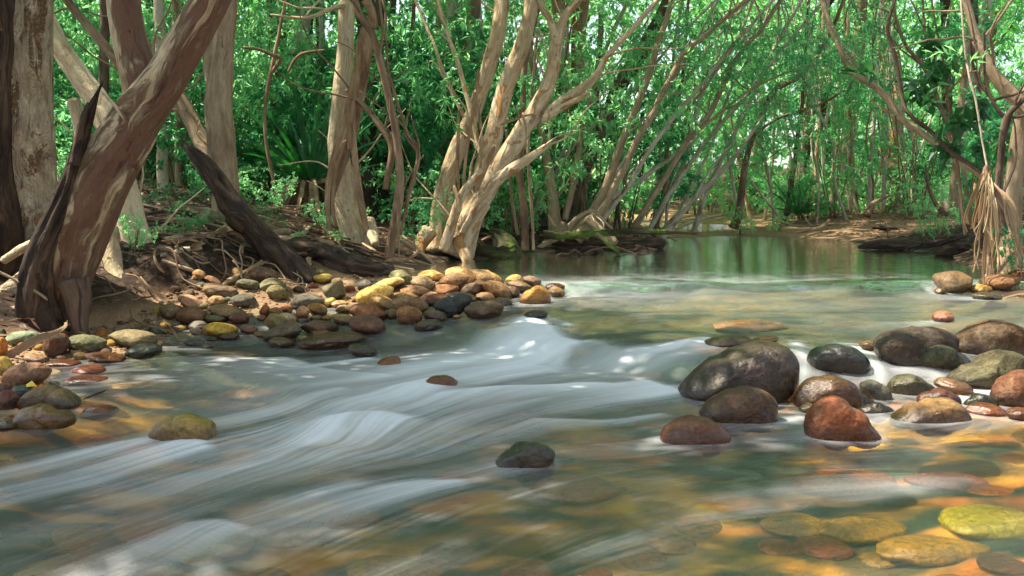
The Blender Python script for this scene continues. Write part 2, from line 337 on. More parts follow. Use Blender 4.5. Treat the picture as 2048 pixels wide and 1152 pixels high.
# ------------------------------------------------------------------ flowing water
ARROWS = [((1200,500),(1195,530)),((1600,500),(1600,530)),((1300,572),(1295,590)),((1600,572),(1590,590)),((1300,610),(1250,650)),((1600,640),(1450,655)),((1850,640),(1650,650)),
    ((1200,690),(1080,735)),((1060,650),(900,700)),((1130,690),(860,755)),((900,690),(650,735)),((800,760),(480,830)),((500,790),(300,860)),((620,740),(420,780)),
    ((1340,715),(1150,745)),((1330,780),(1050,815)),((1000,850),(780,930)),((740,850),(600,910)),((640,880),(430,985)),((300,900),(0,970)),((420,850),(200,890)),
    ((800,960),(560,1010)),((500,1010),(180,1100)),((900,1010),(640,1110)),((355,1018),(89,1089)),((700,1080),(450,1150)),((1100,1000),(900,1060)),((1300,870),(1100,890)),
    ((1900,920),(1600,940)),((1600,1000),(1350,1030)),((1900,1050),(1650,1080)),((1300,1080),(1050,1140)),((1720,740),(1770,765)),((1610,735),(1600,765)),((1900,775),(1800,790)),
    ((1800,830),(1650,850)),((450,700),(200,720)),((250,780),(120,800)),((1950,790),(1900,810))]
_w0 = lambda p: onz(p[0], p[1], .02 if p[1] > 700 else (.1 if p[1] > 585 else .2))[:2]
FA = np.array([_w0(a) for a, b in ARROWS]); FD = np.array([_w0(b)-_w0(a) for a, b in ARROWS]); FD /= np.linalg.norm(FD, axis=1)[:, None]
FX = np.arange(-4.5, 6, .03); FY = np.arange(.8, 11, .03)
fx, fy = np.meshgrid(FX, FY, indexing='ij'); fu = np.zeros(fx.shape); fv = np.zeros(fx.shape)
for a, d in zip(FA, FD):
    sc = .3+.12*a[1]
    w = 1/((((fx-a[0])**2+(fy-a[1])**2)/sc**2)+.05)**1.6; fu += w*d[0]; fv += w*d[1]
fl = np.hypot(fu, fv)+1e-9; fu /= fl; fv /= fl
# stones turn the flow a little: gentle wobble
wob = (noise2(fx, fy, .6)-.5)*.45+(noise2(fx+7, fy, .25)-.5)*.1; cw, sw = np.cos(wob), np.sin(wob); fu, fv = fu*cw-fv*sw, fu*sw+fv*cw
def flow(x, y):
    qx = np.clip((x+4.5)/.03, 0, len(FX)-2.001); qy = np.clip((y-.8)/.03, 0, len(FY)-2.001); i = qx.astype(np.int64); j = qy.astype(np.int64); ax = qx-i; ay = qy-j
    b = lambda g: (g[i, j]*(1-ax)+g[i+1, j]*ax)*(1-ay)+(g[i, j+1]*(1-ax)+g[i+1, j+1]*ax)*ay
    return b(fu), b(fv)
def lic(x, y, cell, step, n):
    acc = noise2(x, y, cell); 
    for sg in (1, -1):
        px, py = x.copy(), y.copy()
        for k in range(n):
            u, v = flow(px, py); px += sg*step*u; py += sg*step*v; acc = acc+noise2(px, py, cell)
    acc = acc/(2*n+1); return (acc-acc.mean())/(acc.std()+1e-9)
# white water: (photo polyline, strength, trail length m, width m)
FOAM = [([(1055,645),(1095,672),(1138,716)],1.3,1.1,.05),([(1000,668),(1060,700),(1110,735)],.8,1.0,.06),([(1138,716),(1100,738),(1020,750)],.8,.5,.04),
    ([(640,872),(690,838),(745,828),(790,842)],.95,.5,.085),([(880,788),(1000,776),(1150,770),(1335,775)],.85,.4,.04),
    ([(1335,700),(1410,708),(1440,722)],1.0,.55,.03),([(1290,765),(1355,785)],1.1,.5,.03),([(690,690),(735,715)],.9,.4,.025),([(560,715),(640,735),(780,750)],.6,.4,.03),
    ([(860,758),(898,772)],1.0,.7,.03),([(384,876),(404,892)],.9,.5,.025),([(150,905),(240,885),(330,872)],.7,.8,.03),([(770,968),(850,958),(912,956)],.65,.35,.02),
    ([(1075,842),(1200,838),(1320,828)],.5,.25,.015),([(380,1042),(430,1040),(472,1052)],.55,.5,.02),([(1130,582),(1250,586),(1400,594),(1500,598)],.14,.5,.05),
    ([(1500,598),(1650,592),(1850,586)],.12,.4,.04),([(1588,718),(1612,745)],.55,.25,.02),([(1700,690),(1730,735),(1765,755)],.5,.3,.025),([(1790,752),(1850,748),(1900,765)],.35,.25,.03),
    ([(1905,785),(1960,800)],.6,.2,.02),([(1950,775),(1990,780)],.7,.2,.02),([(500,830),(600,800),(680,780)],.5,.7,.05),([(900,840),(1000,815),(1090,800)],.5,.6,.05),
    ([(700,960),(620,985)],.35,.6,.04),([(1600,830),(1560,845)],.3,.15,.015),([(1940,950),(1860,968),(1780,960)],.22,.15,.02),([(1240,700),(1180,712)],.4,.4,.05),([(1080,640),(1140,655)],.4,.3,.03)]
SX = np.arange(-4.5, 6, .02); SY = np.arange(.8, 11, .02); SG = {}
def _src():
    gx, gy = np.meshgrid(SX, SY, indexing='ij')
    for pts, st, L, wd in FOAM:
        key = .25 if L < .32 else (.5 if L < .56 else .85); g = SG.setdefault(key, np.zeros(gx.shape))
        q = np.array([_w0(p) for p in pts]); dm = np.full(gx.shape, 9.0)
        for a, b in zip(q[:-1], q[1:]):
            ab = b-a; t = np.clip(((gx-a[0])*ab[0]+(gy-a[1])*ab[1])/(ab@ab), 0, 1)
            dm = np.minimum(dm, np.hypot(gx-a[0]-t*ab[0], gy-a[1]-t*ab[1]))
        np.maximum(g, st*np.exp(-(dm/(wd+.02))**1.5), out=g)
_src()
def foam_at(x, y):
    out = np.zeros(x.shape); px, py = x.copy(), y.copy(); st = .02
    for k in range(95):
        qx = np.clip((px+4.5)/.02, 0, len(SX)-2.001); qy = np.clip((py-.8)/.02, 0, len(SY)-2.001); i = qx.astype(np.int64); j = qy.astype(np.int64); ax = qx-i; ay = qy-j
        for L, g in SG.items(): out = np.maximum(out, ((g[i, j]*(1-ax)+g[i+1, j]*ax)*(1-ay)+(g[i, j+1]*(1-ax)+g[i+1, j+1]*ax)*ay)*math.exp(-k*st/L))
        u, v = flow(px, py); px -= st*u; py -= st*v
    return out
def stone_wakes():
    g = SG[.25]
    for ctr, pts in STONES:
        if not (1.8 < ctr[1] < 7.6 and -3 < ctr[0] < 4): continue
        wl = water_level(pts[:, 0], pts[:, 1]); q = pts[np.abs(pts[:, 2]-wl) < .016]
        if len(q) < 4: continue
        if ctr[0] < -1.0 or (ctr[1] > 5.7 and ctr[0] < -.1): st = .1
        else: st = .2
        r = 3; i0 = ((q[:, 0]+4.5)/.02).astype(int); j0 = ((q[:, 1]-.8)/.02).astype(int)
        for di in range(-r, r+1):
            for dj in range(-r, r+1):
                i = np.clip(i0+di, 0, len(SX)-1); j = np.clip(j0+dj, 0, len(SY)-1); dd = np.hypot(SX[i]-q[:, 0], SY[j]-q[:, 1])
                np.maximum.at(g, (i, j), st*np.exp(-(dd/.022)**2))
def build_water():
    ys = [1.0]
    while ys[-1] < 30: y = ys[-1]; ys.append(y+min(.3, max(.0042, .00072*y*y)))
    ys = np.array(ys); s = np.linspace(-.72, .72, 900)
    yy, ss = np.meshgrid(ys, s, indexing='ij'); xx = ss*(yy+.25)
    z = water_level(xx, yy)
    near = yy < 9.5; x, y = xx[near], yy[near]
    f = np.zeros(xx.shape); s1 = np.zeros(xx.shape); s2 = np.zeros(xx.shape); s3 = np.zeros(xx.shape)
    f[near] = foam_at(x, y); s1[near] = lic(x, y, .011, .011, 42); s2[near] = lic(x, y, .04, .032, 26); s3[near] = lic(x+3, y, .14, .07, 16)
    rapid = smooth(7.45, 7.2, yy)
    mid = smooth(5.2, 5.8, yy)*rapid
    s1 = s1*smooth(4.8, 3.4, yy); s2 = s2*smooth(8, 6, yy)
    veil = np.zeros(xx.shape)
    for px, py, rad, am in [(900,730,.55,.24),(700,790,.5,.2),(1150,760,.5,.14),(560,850,.45,.14),(850,880,.45,.13),(250,920,.4,.10),(700,980,.4,.05),(350,1050,.3,.03),(1200,620,.5,.1),(1450,600,.6,.06),(1350,730,.35,.12)]:
        c = onz(px, py, .03); veil += am*1.1*np.exp(-((xx-c[0])**2+(yy-c[1])**2)/rad**2)
    milk = .015*rapid*(1+.5*s3)+.035*mid+veil*np.clip(1+.16*s3+.05*s2+.05*s1, 0, 2)
    streak = np.clip(.86+.03*s2+.07*s3+.035*s1, 0, 1.6)
    foam = np.clip(milk*(.8+.25*s1) + f*streak*.98 + .008*rapid*np.clip(s2*.6+s3*.6+s1*.4, 0, 2), 0, .93)
    # humps where the water climbs over hidden stones
    z = z + rapid*(.0005*s3+.02*(noise2(xx, yy, .42)-.5)+.01*(noise2(xx+9, yy, .2)-.5))*smooth(7.3, 6.0, yy) + .014*np.minimum(f, 1)*rapid
    for px, py, rad, am in [(735,838,.17,.035),(870,770,.16,.025),(1110,690,.12,.03),(640,900,.15,.02),(430,1050,.16,.02),(1380,715,.12,.02)]:
        c = onz(px, py, .03); z = z+am*np.exp(-((xx-c[0])**2+((yy-c[1])*1.3)**2)/rad**2)
    lip = np.exp(-((yy-7.32)/.16)**2)
    z = z + lip*.035*(noise2(xx*.55, yy*1.6, .11)-.5) + lip*.005*(noise2(xx+5, yy, .05)-.5)
    rough = .045+.22*rapid+.012*rapid*np.clip(s2, -1, 1)
    rough = rough*(1-.75*lip)
    V = np.stack([xx, yy, z], -1).reshape(-1, 3)
    me = new_mesh('water', V, grid_faces(len(ys), len(s))[:, ::-1], M['water'],
                  attrs={'foam': ('FLOAT', 'POINT', foam.ravel()), 'rough': ('FLOAT', 'POINT', rough.ravel()), 'calm': ('FLOAT', 'POINT', (1-rapid).ravel())})
    print('water verts', len(V))
    tag(link('water', me), 'still pool spilling into a silky white and green stream over stones', 'water', kind='structure')
# ------------------------------------------------------------------ stones
def ico(sub):
    bm = bmesh.new(); bmesh.ops.create_icosphere(bm, subdivisions=sub, radius=1.0)
    v = np.array([q.co[:] for q in bm.verts]); f = np.array([[w.index for w in q.verts] for q in bm.faces]); bm.free(); return v, f
ICO = {k: ico(k) for k in (2, 3, 4, 5, 6)}
REG = {1: (300, 520, 4.655), 2: (700, 520, 4.655), 3: (0, 640, 4.655), 4: (1300, 620, 4.115), 5: (1680, 620, 4.114), 0: (0, 0, 1)}
CL = dict(ochre=(.46,.31,.085), yellow=(.58,.42,.12), tan=(.32,.22,.115), brown=(.2,.12,.065), red=(.24,.09,.045), redd=(.15,.06,.035), orange=(.5,.21,.055), grey=(.17,.165,.15),
    dark=(.055,.06,.06), dgreen=(.06,.085,.065), green=(.17,.22,.155), olive=(.22,.19,.09), cream=(.66,.5,.32), pink=(.46,.27,.18), peach=(.7,.46,.24), dbrown=(.10,.062,.042), purple=(.19,.11,.09),
    blue=(.05,.075,.085), rust=(.36,.13,.055), mud=(.14,.11,.07))
STONES = []
def stone_obj(name, me, col, label, cat, group):
    o = link(name, me); o.color = (min(.85, col[0]*1.12), col[1], col[2]*.78, 1); return tag(o, label, cat, group)
def shape_dirs(sub, seed, ang, lump=.17):
    v, f = ICO[sub]; r = np.random.default_rng(seed); d = v.copy()
    rad = 1+lump*noise3(v, 1.1, seed)+lump*.35*noise3(v, 2.6, seed+5)+.018*noise3(v, 7, seed+9)+.008*noise3(v, 17, seed+3)
    ang = ang+.1
    if ang > .1:
        for _ in range(int(5+ang*6)):
            n = r.normal(size=3); n /= np.linalg.norm(n); c = 1-ang*r.uniform(.18, .42)
            dn = v@n; lim = np.where(dn > .2, c/np.maximum(dn, .2), 9)
            k = 26.0; rad = -np.log(np.exp(-k*rad)+np.exp(-k*np.minimum(lim, 4)))/k+.02
    return d*rad[:, None], f
def finish_stone(name, pts, f, ctr, col, label, cat, group, wetk=0.0):
    for k, v in SINK.items():
        if label.startswith(k): pts = pts-np.array([0, 0, v]); ctr = ctr-np.array([0, 0, v])
    wz = water_level(pts[:, 0], pts[:, 1]); wet = np.clip(smooth(.07, .015, pts[:, 2]-wz)+wetk, 0, 1)
    wet = np.where(pts[:, 1] > 16, 0, wet)
    me = new_mesh(name, pts-ctr, f, M['stone'], attrs={'wet': ('FLOAT', 'POINT', wet)})
    o = stone_obj(name, me, col, label, cat, group); o.location = ctr; STONES.append((ctr, pts)); return o
NS = [0]; SINK = {'rust red stone breaking': .05, 'orange stone rising': .05, 'yellow green stone with': .012, 'brick red oval': .02, 'red stone awash right': .025, 'orange stone awash': .03, 'small scarlet': .02, 'thin dark red slab': .01, 'orange stone under the bend': .05, 'flat red brown stone': .01}
def S(R, X, Y, W, H, rot, col, ang, label, wet=0.0, name='cobble', cat='stone', dd=0.0, thick=.85, group='river stones'):
    ox, oy, sc = REG[R]; px, py, w, h = ox+X/sc, oy+Y/sc, W/sc, H/sc
    NS[0] += 1; seed = NS[0]
    a = math.radians(-rot); bot = py+.5*math.hypot(h*math.cos(a), w*math.sin(a))
    g = hit(px, bot); wm = w*mpp(g[1]); hm = h*mpp(g[1]); ry = .5*thick*(wm+hm)*.55+.12*wm
    d = g[1]+ry*.55+dd; c = P(px, py, d); k = mpp(d)/1.0
    rx, rz = .5*w*k, .5*h*k
    u, f = shape_dirs(5 if w > 25 else 4, seed, ang)
    u = u/np.array([np.ptp(u[:, 0])/2, 1, np.ptp(u[:, 2])/2])
    q = u*np.array([rx, ry, rz])
    ca, sa = math.cos(a), math.sin(a)
    q = np.stack([q[:, 0]*ca-q[:, 2]*sa, q[:, 1], q[:, 0]*sa+q[:, 2]*ca], -1)
    low = q[:, 2] < 0; q[low, 2] *= 1.18
    col = CL[col] if isinstance(col, str) else col
    j = np.random.default_rng(seed).uniform(.95, 1.05, 3)*np.random.default_rng(seed+99).uniform(.85, 1.12)
    return finish_stone(name, c+q, f, c, tuple(np.array(col)*j), label, cat, group, wet)
def SO(R, pts, col, ang, label, wet=0.0, name='boulder', cat='boulder', thick=.8, dd=0.0, sub=6, group='river stones'):
    ox, oy, sc = REG[R]; q = np.array([(ox+x/sc, oy+y/sc) for x, y in pts]); NS[0] += 1; seed = NS[0]
    lo, hi = q.min(0), q.max(0); cx, cy = (lo+hi)/2; bot = hi[1]
    g = hit(cx, bot); wm = (hi[0]-lo[0])*mpp(g[1]); hm = (hi[1]-lo[1])*mpp(g[1]); ry = .5*thick*(.6*wm+.6*hm)
    d = g[1]+ry*.5+dd; c = P(cx, cy, d); k = mpp(d)
    th = np.arctan2(-(q[:, 1]-cy), q[:, 0]-cx); rr = np.hypot(q[:, 0]-cx, q[:, 1]-cy)*k
    o = np.argsort(th); th, rr = th[o], rr[o]
    T = np.concatenate([th-2*math.pi, th, th+2*math.pi]); Rr = np.concatenate([rr, rr, rr])
    ta = np.linspace(-math.pi, math.pi, 361); ra = np.interp(ta, T, Rr)
    ker = np.ones(15)/15; ra = np.convolve(np.concatenate([ra[-31:-1], ra, ra[1:31]]), ker, 'same')[30:-30]*1.012
    u, f = shape_dirs(sub, seed, ang, .10 if ang < .5 else .035)
    v = u/np.linalg.norm(u, axis=1)[:, None]; rad = np.linalg.norm(u, axis=1)
    t = np.arctan2(v[:, 2], v[:, 0]); m = np.hypot(v[:, 0], v[:, 2]); R2 = np.interp(t, ta, ra)
    mm = m**.8*(1+(rad-1)*(1-.75*m**6)); 
    pts3 = np.stack([np.cos(t)*mm*R2, v[:, 1]*rad*ry*(1-.15*np.abs(v[:, 1])), np.sin(t)*mm*R2], -1)
    low = pts3[:, 2] < 0; pts3[low, 2] *= 1.1
    pts3 += (.014*wm*noise3(pts3/wm, 5, seed)+.006*wm*noise3(pts3/wm, 12, seed+1)+.0025*wm*noise3(pts3/wm, 30, seed+2)+(.016*wm*noise3(pts3/wm, 7, seed+3) if ang > .3 else 0))[:, None]*v
    col = CL[col] if isinstance(col, str) else col
    if g[1] < 5.6 and c[0] > 0: pts3 = pts3-np.array([0, 0, .016])
    return finish_stone(name, c+pts3, f, c, col, label, cat, group, wet)

# right hand boulders
SO(4,[(215,690),(300,580),(420,460),(600,350),(780,285),(960,258),(1080,268),(1160,330),(1190,430),(1195,580),(1150,700),(1050,745),(700,740),(400,735)],(.062,.045,.03),.25,'largest dark wet boulder, sloping down to the white water on its left',.7)
SO(4,[(415,830),(470,740),(570,670),(700,625),(850,615),(960,640),(1030,710),(1045,800),(1040,900),(800,925),(500,895)],(.11,.066,.037),.1,'smooth brown boulder leaning on the front of the largest dark boulder',.35)
SO(4,[(90,1000),(150,930),(270,870),(400,858),(520,890),(610,950),(660,1000),(600,1080),(350,1110),(120,1090)],(.17,.068,.034),.1,'low reddish brown dome in front of the smooth brown boulder',.5)
SO(4,[(1180,700),(1210,630),(1300,550),(1420,525),(1560,540),(1700,610),(1740,720),(1600,800),(1300,790),(1190,760)],(.2,.11,.035),.15,'glistening ochre and grey boulder right of the largest dark boulder',.9)
SO(5,[(-258,370),(-220,315),(-110,282),(40,283),(140,300),(210,360),(245,430),(200,490),(20,507),(-150,502),(-230,450)],(.04,.05,.05),.2,'rough black round boulder with water running down on both sides',.8)
SO(5,[(285,270),(300,215),(380,175),(520,140),(680,122),(820,140),(920,180),(960,220),(930,280),(800,340),(700,460),(620,520),(480,490),(380,420),(310,330)],(.06,.048,.038),.15,'long dark boulder with an overhanging underside behind the green angular rock',.2,dd=.1)
SO(5,[(910,290),(960,210),(1050,140),(1150,85),(1280,62),(1390,80),(1470,130),(1560,180),(1600,280),(1500,360),(1300,410),(1100,430),(980,380)],(.09,.062,.04),.15,'big dry brown boulder with lichen flecks, tallest at the right',0,dd=.1)
SO(5,[(595,380),(690,300),(780,257),(870,270),(940,340),(1010,440),(960,495),(800,505),(650,495)],(.055,.07,.045),.75,'dark green angular rock with a sharp ridge below the long dark boulder',.2)
SO(5,[(880,520),(1000,490),(1130,430),(1230,350),(1310,312),(1430,320),(1520,360),(1560,450),(1500,560),(1350,630),(1150,645),(1020,595)],(.075,.073,.042),.6,'greenish grey ridged rock with yellow lichen spots below the big dry boulder',.05)
SO(5,[(400,620),(440,545),(520,508),(620,508),(700,560),(790,630),(720,672),(560,692),(440,682)],(.075,.08,.036),.2,'mossy olive cobble in the gap below the green angular rock',.3,'cobble','stone')
SO(5,[(170,580),(230,555),(330,580),(410,640),(440,720),(360,737),(260,702),(190,640)],(.13,.14,.11),.4,'tilted grey slab cobble beside the glistening ochre boulder',.5,'cobble','stone',sub=5)
SO(5,[(75,715),(130,680),(230,700),(305,740),(220,772),(120,762)],(.10,.085,.06),.8,'small sharp dark rock above the red angular rock',.4,'cobble','stone',sub=5)
SO(5,[(160,790),(250,755),(370,755),(455,805),(380,840),(230,830)],(.09,.085,.05),.3,'low dark olive stone right of the red angular rock',.7,'cobble','stone',sub=5)
SO(0,[(1616,866),(1619,820),(1645,790),(1668,785),(1700,806),(1735,836),(1757,857),(1757,874),(1700,876),(1640,873)],(.2,.07,.032),.22,'red angular rock with a broad sunlit slanting face',.1)
SO(5,[(640,720),(660,670),(760,645),(880,640),(960,670),(990,725),(900,765),(700,775)],(.24,.095,.07),.15,'flat maroon stone behind the pale tapered cobble',.4,'cobble','stone',sub=5)
SO(5,[(390,885),(520,810),(680,740),(800,705),(900,697),(990,740),(1050,820),(1055,893),(900,920),(600,915),(430,903)],(.19,.125,.056),.15,'pale brown tapered cobble like a teardrop, in front of the maroon stone',.1)
SO(5,[(1015,750),(1080,690),(1180,668),(1260,690),(1290,772),(1150,788)],(.07,.085,.055),.5,'small dark green stone between the teardrop cobble and the reddish brown boulder',.6,'cobble','stone',sub=5)
SO(5,[(1260,695),(1310,600),(1400,510),(1520,475),(1650,500),(1700,620),(1680,750),(1500,782),(1340,772)],(.135,.06,.033),.15,'reddish brown boulder cut off by the frame at right',.1)
S(5,1200,825,320,100,3,'rust',.3,'orange flat stone wet at the foot of the small dark green stone',.6)
S(5,1470,855,200,120,0,'red',.2,'orange brown wet stone at the frame edge under the reddish brown boulder',.7)
S(5,855,60,170,100,0,(.36,.16,.09),.1,'lone pink brown dome poking out of the green middle pool',.2)
S(5,930,625,330,120,12,(.4,.24,.14),.1,'tan stone with water sliding over it, above the maroon stone',.8)
S(5,235,290,140,80,0,'tan',.2,'pale stone half under the water between the two black boulders',.7)
S(4,1285,805,125,75,-8,'olive',.2,'little speckled olive stone at the left foot of the red angular rock',.7)
S(4,950,250,260,60,-8,(.3,.17,.08),.1,'thin amber stone under the sheet of water behind the largest dark boulder',.9)
S(4,640,255,380,90,-6,(.22,.15,.07),.1,'broad brown hump under sliding water behind the largest dark boulder',.9)
SO(0,[(988,928),(1018,892),(1058,878),(1095,884),(1112,902),(1082,930),(1030,940)],(.06,.075,.055),.3,'dark grey green wet rock alone in the middle of the current',.9)
# right bank behind
S(0,1905,563,70,46,0,(.2,.14,.085),.3,'brown green dry rock at the water edge before the hanging dead fronds',.1,'boulder','boulder')
S(0,1880,583,20,16,0,'brown',.2,'tiny brown stone at the left foot of the dry rock on the right bank',.4)
S(0,1962,578,44,20,0,'ochre',.2,'ochre stone just right of the dry rock on the right bank')
S(0,2000,565,90,36,-5,'brown',.3,'long brown stone under the hanging dead fronds')
S(0,2036,575,46,30,0,'green',.2,'grey green stone at the frame edge on the right bank')
S(0,2038,552,50,26,0,'red',.2,'reddish stone tucked behind the long brown stone on the right bank')
S(0,1975,592,60,16,0,'grey',.3,'low wet grey stone in the shallows by the right bank',.8)
# left hand shore
S(3,205,172,300,150,-5,'green',.25,'pale grey green cobble on the sand left of the bark curl')
S(3,10,130,70,110,0,'dgreen',.2,'dark green stone cut by the frame beside the pale grey green cobble')
S(3,10,250,90,180,0,'orange',.1,'upright orange stone cut by the frame above the bark curl')
S(3,515,230,235,235,0,(.13,.07,.05),.15,'round dark maroon cobble touching the bark curl')
S(3,800,218,360,160,6,(.12,.125,.075),.2,'dark green long cobble right of the round maroon cobble')
S(3,715,140,170,70,0,'olive',.2,'small olive stone peeping over the dark green long cobble',dd=.1)
S(3,1250,175,430,180,4,(.16,.14,.09),.15,'broad olive brown cobble below the leaning forked tree')
S(3,1000,178,170,60,0,'tan',.2,'orange tan pebble between the dark green and the olive brown cobbles',dd=.06)
S(3,1340,290,320,150,-4,(.09,.125,.09),.35,'teal green wet rock standing in the shallows',.45)
S(3,985,350,380,95,8,(.33,.14,.07),.2,'orange brown tapered stone pointing into the water',.5)
S(3,820,440,310,115,-2,(.34,.11,.06),.1,'brick red oval stone awash below the orange tapered stone',.7)
S(3,790,545,430,80,-2,(.2,.07,.045),.2,'thin dark red slab just below the brick red stone',.7)
S(3,255,510,440,230,-16,(.2,.115,.085),.15,'large purplish brown cobble at the left shore',.15,'boulder','boulder')
S(3,340,360,210,90,10,'brown',.2,'half buried brown stone behind the large purplish cobble')
S(3,600,390,320,80,0,(.22,.085,.05),.2,'flat red brown stone in wet sand left of the brick red stone',.4)
S(3,35,430,140,180,0,'yellow',.1,'bright yellow stone at the frame edge on the left shore')
S(3,35,660,160,150,0,(.15,.07,.05),.2,'dark red stone at the frame edge above the green wet stone')
S(3,75,750,200,190,0,(.18,.075,.055),.2,'maroon stone at the frame edge beside the leaf topped cobble',.2)
S(3,200,675,210,140,0,'dgreen',.25,'dull green wet stone behind the leaf topped cobble',.4)
SO(3,[(170,800),(210,720),(300,660),(420,635),(540,645),(650,700),(740,770),(690,830),(500,840),(300,830)],(.2,.14,.07),.2,'speckled ochre cobble with a yellow leaf lying on it',.4)
SO(3,[(135,960),(180,850),(260,800),(380,800),(520,840),(680,890),(670,970),(500,1000),(290,1015)],(.3,.18,.055),.5,'golden brown wedge of rock shining at the left water edge',.75)
S(3,75,885,200,130,0,'orange',.15,'orange stone awash left of the golden wedge',.8)
S(3,920,800,350,130,-3,(.33,.12,.075),.1,'red stone awash right of the leaf topped cobble',.8)
S(3,1090,632,165,62,8,(.6,.13,.04),.1,'small scarlet stone at the end of the drowned twig',.7)
S(3,60,985,260,90,0,'redd',.1,'dark red stone sinking under the water below the golden wedge',.8)
SO(0,[(300,866),(318,840),(352,830),(400,832),(428,845),(430,868),(400,884),(340,884)],(.42,.31,.08),.15,'yellow green stone with water curling over its right side',.6)
# cobble bar, left part
S(1,385,395,235,125,22,(.4,.22,.15),.1,'pinkish brown cobble against the foot of a pale root')
S(1,200,480,240,150,15,(.17,.12,.08),.15,'dull brown cobble left of the pinkish brown one')
S(1,385,520,265,175,0,(.22,.115,.065),.2,'red brown cobble just below the pinkish brown one')
S(1,185,605,215,72,-4,(.13,.145,.12),.2,'flat grey green stone lying on sand')
S(1,285,640,145,75,5,'ochre',.2,'ochre pebble between the flat grey stone and the yellow block')
S(1,190,670,115,55,10,'ochre',.2,'small ochre pebble on the sand by the water')
S(1,430,668,150,72,18,(.5,.36,.27),.5,'white and pink broken stone left of the yellow block')
S(1,25,595,60,50,0,'cream',.3,'cream pebble alone on the sand')
S(1,655,648,330,135,3,(.62,.42,.075),.25,'bright yellow block of stone at the water edge')
S(1,605,545,225,75,3,'olive',.3,'flat olive stone above the bright yellow block')
S(1,720,480,350,130,10,(.28,.19,.11),.4,'broad tan slab behind the flat olive stone')
S(1,830,545,200,110,0,'red',.2,'wet red brown stone right of the yellow block',.3)
S(1,450,620,190,110,0,'grey',.2,'grey stone tucked behind the left end of the yellow block')
S(1,650,282,315,120,10,(.2,.15,.105),.15,'long grey brown cobble below the fallen bark')
S(1,618,376,155,88,0,'tan',.1,'egg shaped tan cobble below the long grey brown one')
S(1,725,366,64,50,0,'green',.1,'pale green pebble beside the egg shaped tan cobble')
S(1,865,382,255,130,0,(.085,.085,.075),.15,'dark charcoal cobble right of the pale green pebble')
S(1,915,225,215,92,6,(.12,.125,.095),.2,'dark green cobble under the end of the fallen bark')
S(1,580,190,180,65,22,'brown',.2,'brown stone uphill of the long grey brown cobble')
S(1,460,135,130,85,28,'tan',.2,'tan stone highest on the left of the bar')
S(1,420,165,60,50,0,'tan',.2,'small buff pebble beside the highest tan stone')
S(1,820,122,150,95,8,'tan',.2,'tan stone behind the fallen bark')
S(1,1060,135,270,155,8,(.17,.115,.08),.2,'large brown stone behind the fallen bark near the dark log')
S(1,1135,240,250,150,-5,(.17,.16,.1),.2,'olive grey cobble against the foot of the dark log')
S(1,1185,305,210,140,25,(.2,.175,.08),.15,'olive egg shaped cobble in front of the dark log foot')
S(1,1460,388,330,155,-5,(.14,.14,.125),.2,'large flat grey stone behind the pale stick')
S(1,1710,285,225,205,18,(.15,.145,.105),.75,'grey angular block standing behind the cobble bar')
S(1,1615,172,180,95,0,'yellow',.15,'yellow stone behind the grey angular block')
S(1,1595,118,70,60,0,'olive',.2,'small olive pebble behind the grey angular block')
S(1,1260,455,150,100,10,(.27,.13,.065),.1,'orange brown cobble at the lower end of the pale stick')
S(1,1075,475,105,115,0,(.42,.14,.06),.2,'brick orange stone left of the pale stick')
S(1,1175,490,145,95,20,(.27,.13,.065),.3,'rust and olive stone beside the brick orange stone')
S(1,1420,490,125,135,0,(.5,.3,.2),.2,'upright cream and pink stone among darker cobbles')
S(1,1170,578,195,155,12,(.27,.22,.11),.4,'olive tan angular stone below the brick orange stone')
S(1,1280,545,200,95,8,(.62,.46,.33),.15,'pale pinkish cream cobble left of the upright stone')
S(1,1560,462,195,115,15,(.38,.22,.07),.1,'golden brown cobble right of the upright stone')
S(1,1660,400,160,85,-20,'yellow',.2,'yellow wedge above the golden brown cobble')
S(1,1765,412,160,75,0,(.5,.34,.16),.3,'buff stone between the yellow wedge and the red cobble')
S(1,1800,462,150,95,0,'tan',.3,'tan stone under the buff one')
S(1,1585,622,360,135,3,(.12,.075,.055),.12,'long dark brown cobble shaped like a loaf')
S(1,1805,555,235,105,10,(.3,.24,.11),.15,'olive yellow cobble behind the loaf shaped one')
S(1,1240,672,380,150,-15,(.13,.1,.075),.3,'dark slanting cobble left of the loaf shaped one')
S(1,1590,685,205,80,0,'orange',.1,'bright orange stone under the loaf shaped cobble',.1)
S(1,1700,745,650,140,-5,(.2,.11,.075),.1,'wide wet brown stone streaming with water at the bar edge',.75)
S(1,1230,762,245,92,8,(.24,.17,.1),.2,'tan and black wet stone below the dark slanting cobble',.5)
S(1,925,645,170,85,8,(.36,.2,.14),.2,'pinkish stone in the shallows right of the yellow block',.4)
S(1,730,715,190,75,0,'redd',.2,'dark maroon wet stone below the yellow block',.7)
S(1,580,735,110,50,0,'dark',.2,'small black wet stone below the yellow block',.8)
S(1,420,768,180,75,0,(.12,.11,.1),.15,'grey wet stone in the shallows below the white and pink stone',.7)
S(1,530,805,110,50,0,'grey',.15,'little grey stone in the water by the grey wet stone',.8)
S(1,1040,540,95,60,0,'orange',.2,'small orange stone below the brick orange stone')
S(1,1050,690,160,65,0,'pink',.2,'flat pink stone at the left end of the dark slanting cobble',.3)
S(1,1550,540,120,55,0,'tan',.2,'small tan stone above the loaf shaped cobble')
S(1,1650,540,110,52,0,'yellow',.2,'small yellow stone above the loaf shaped cobble')
S(1,1430,562,110,50,0,'olive',.2,'small olive stone below the upright cream stone')
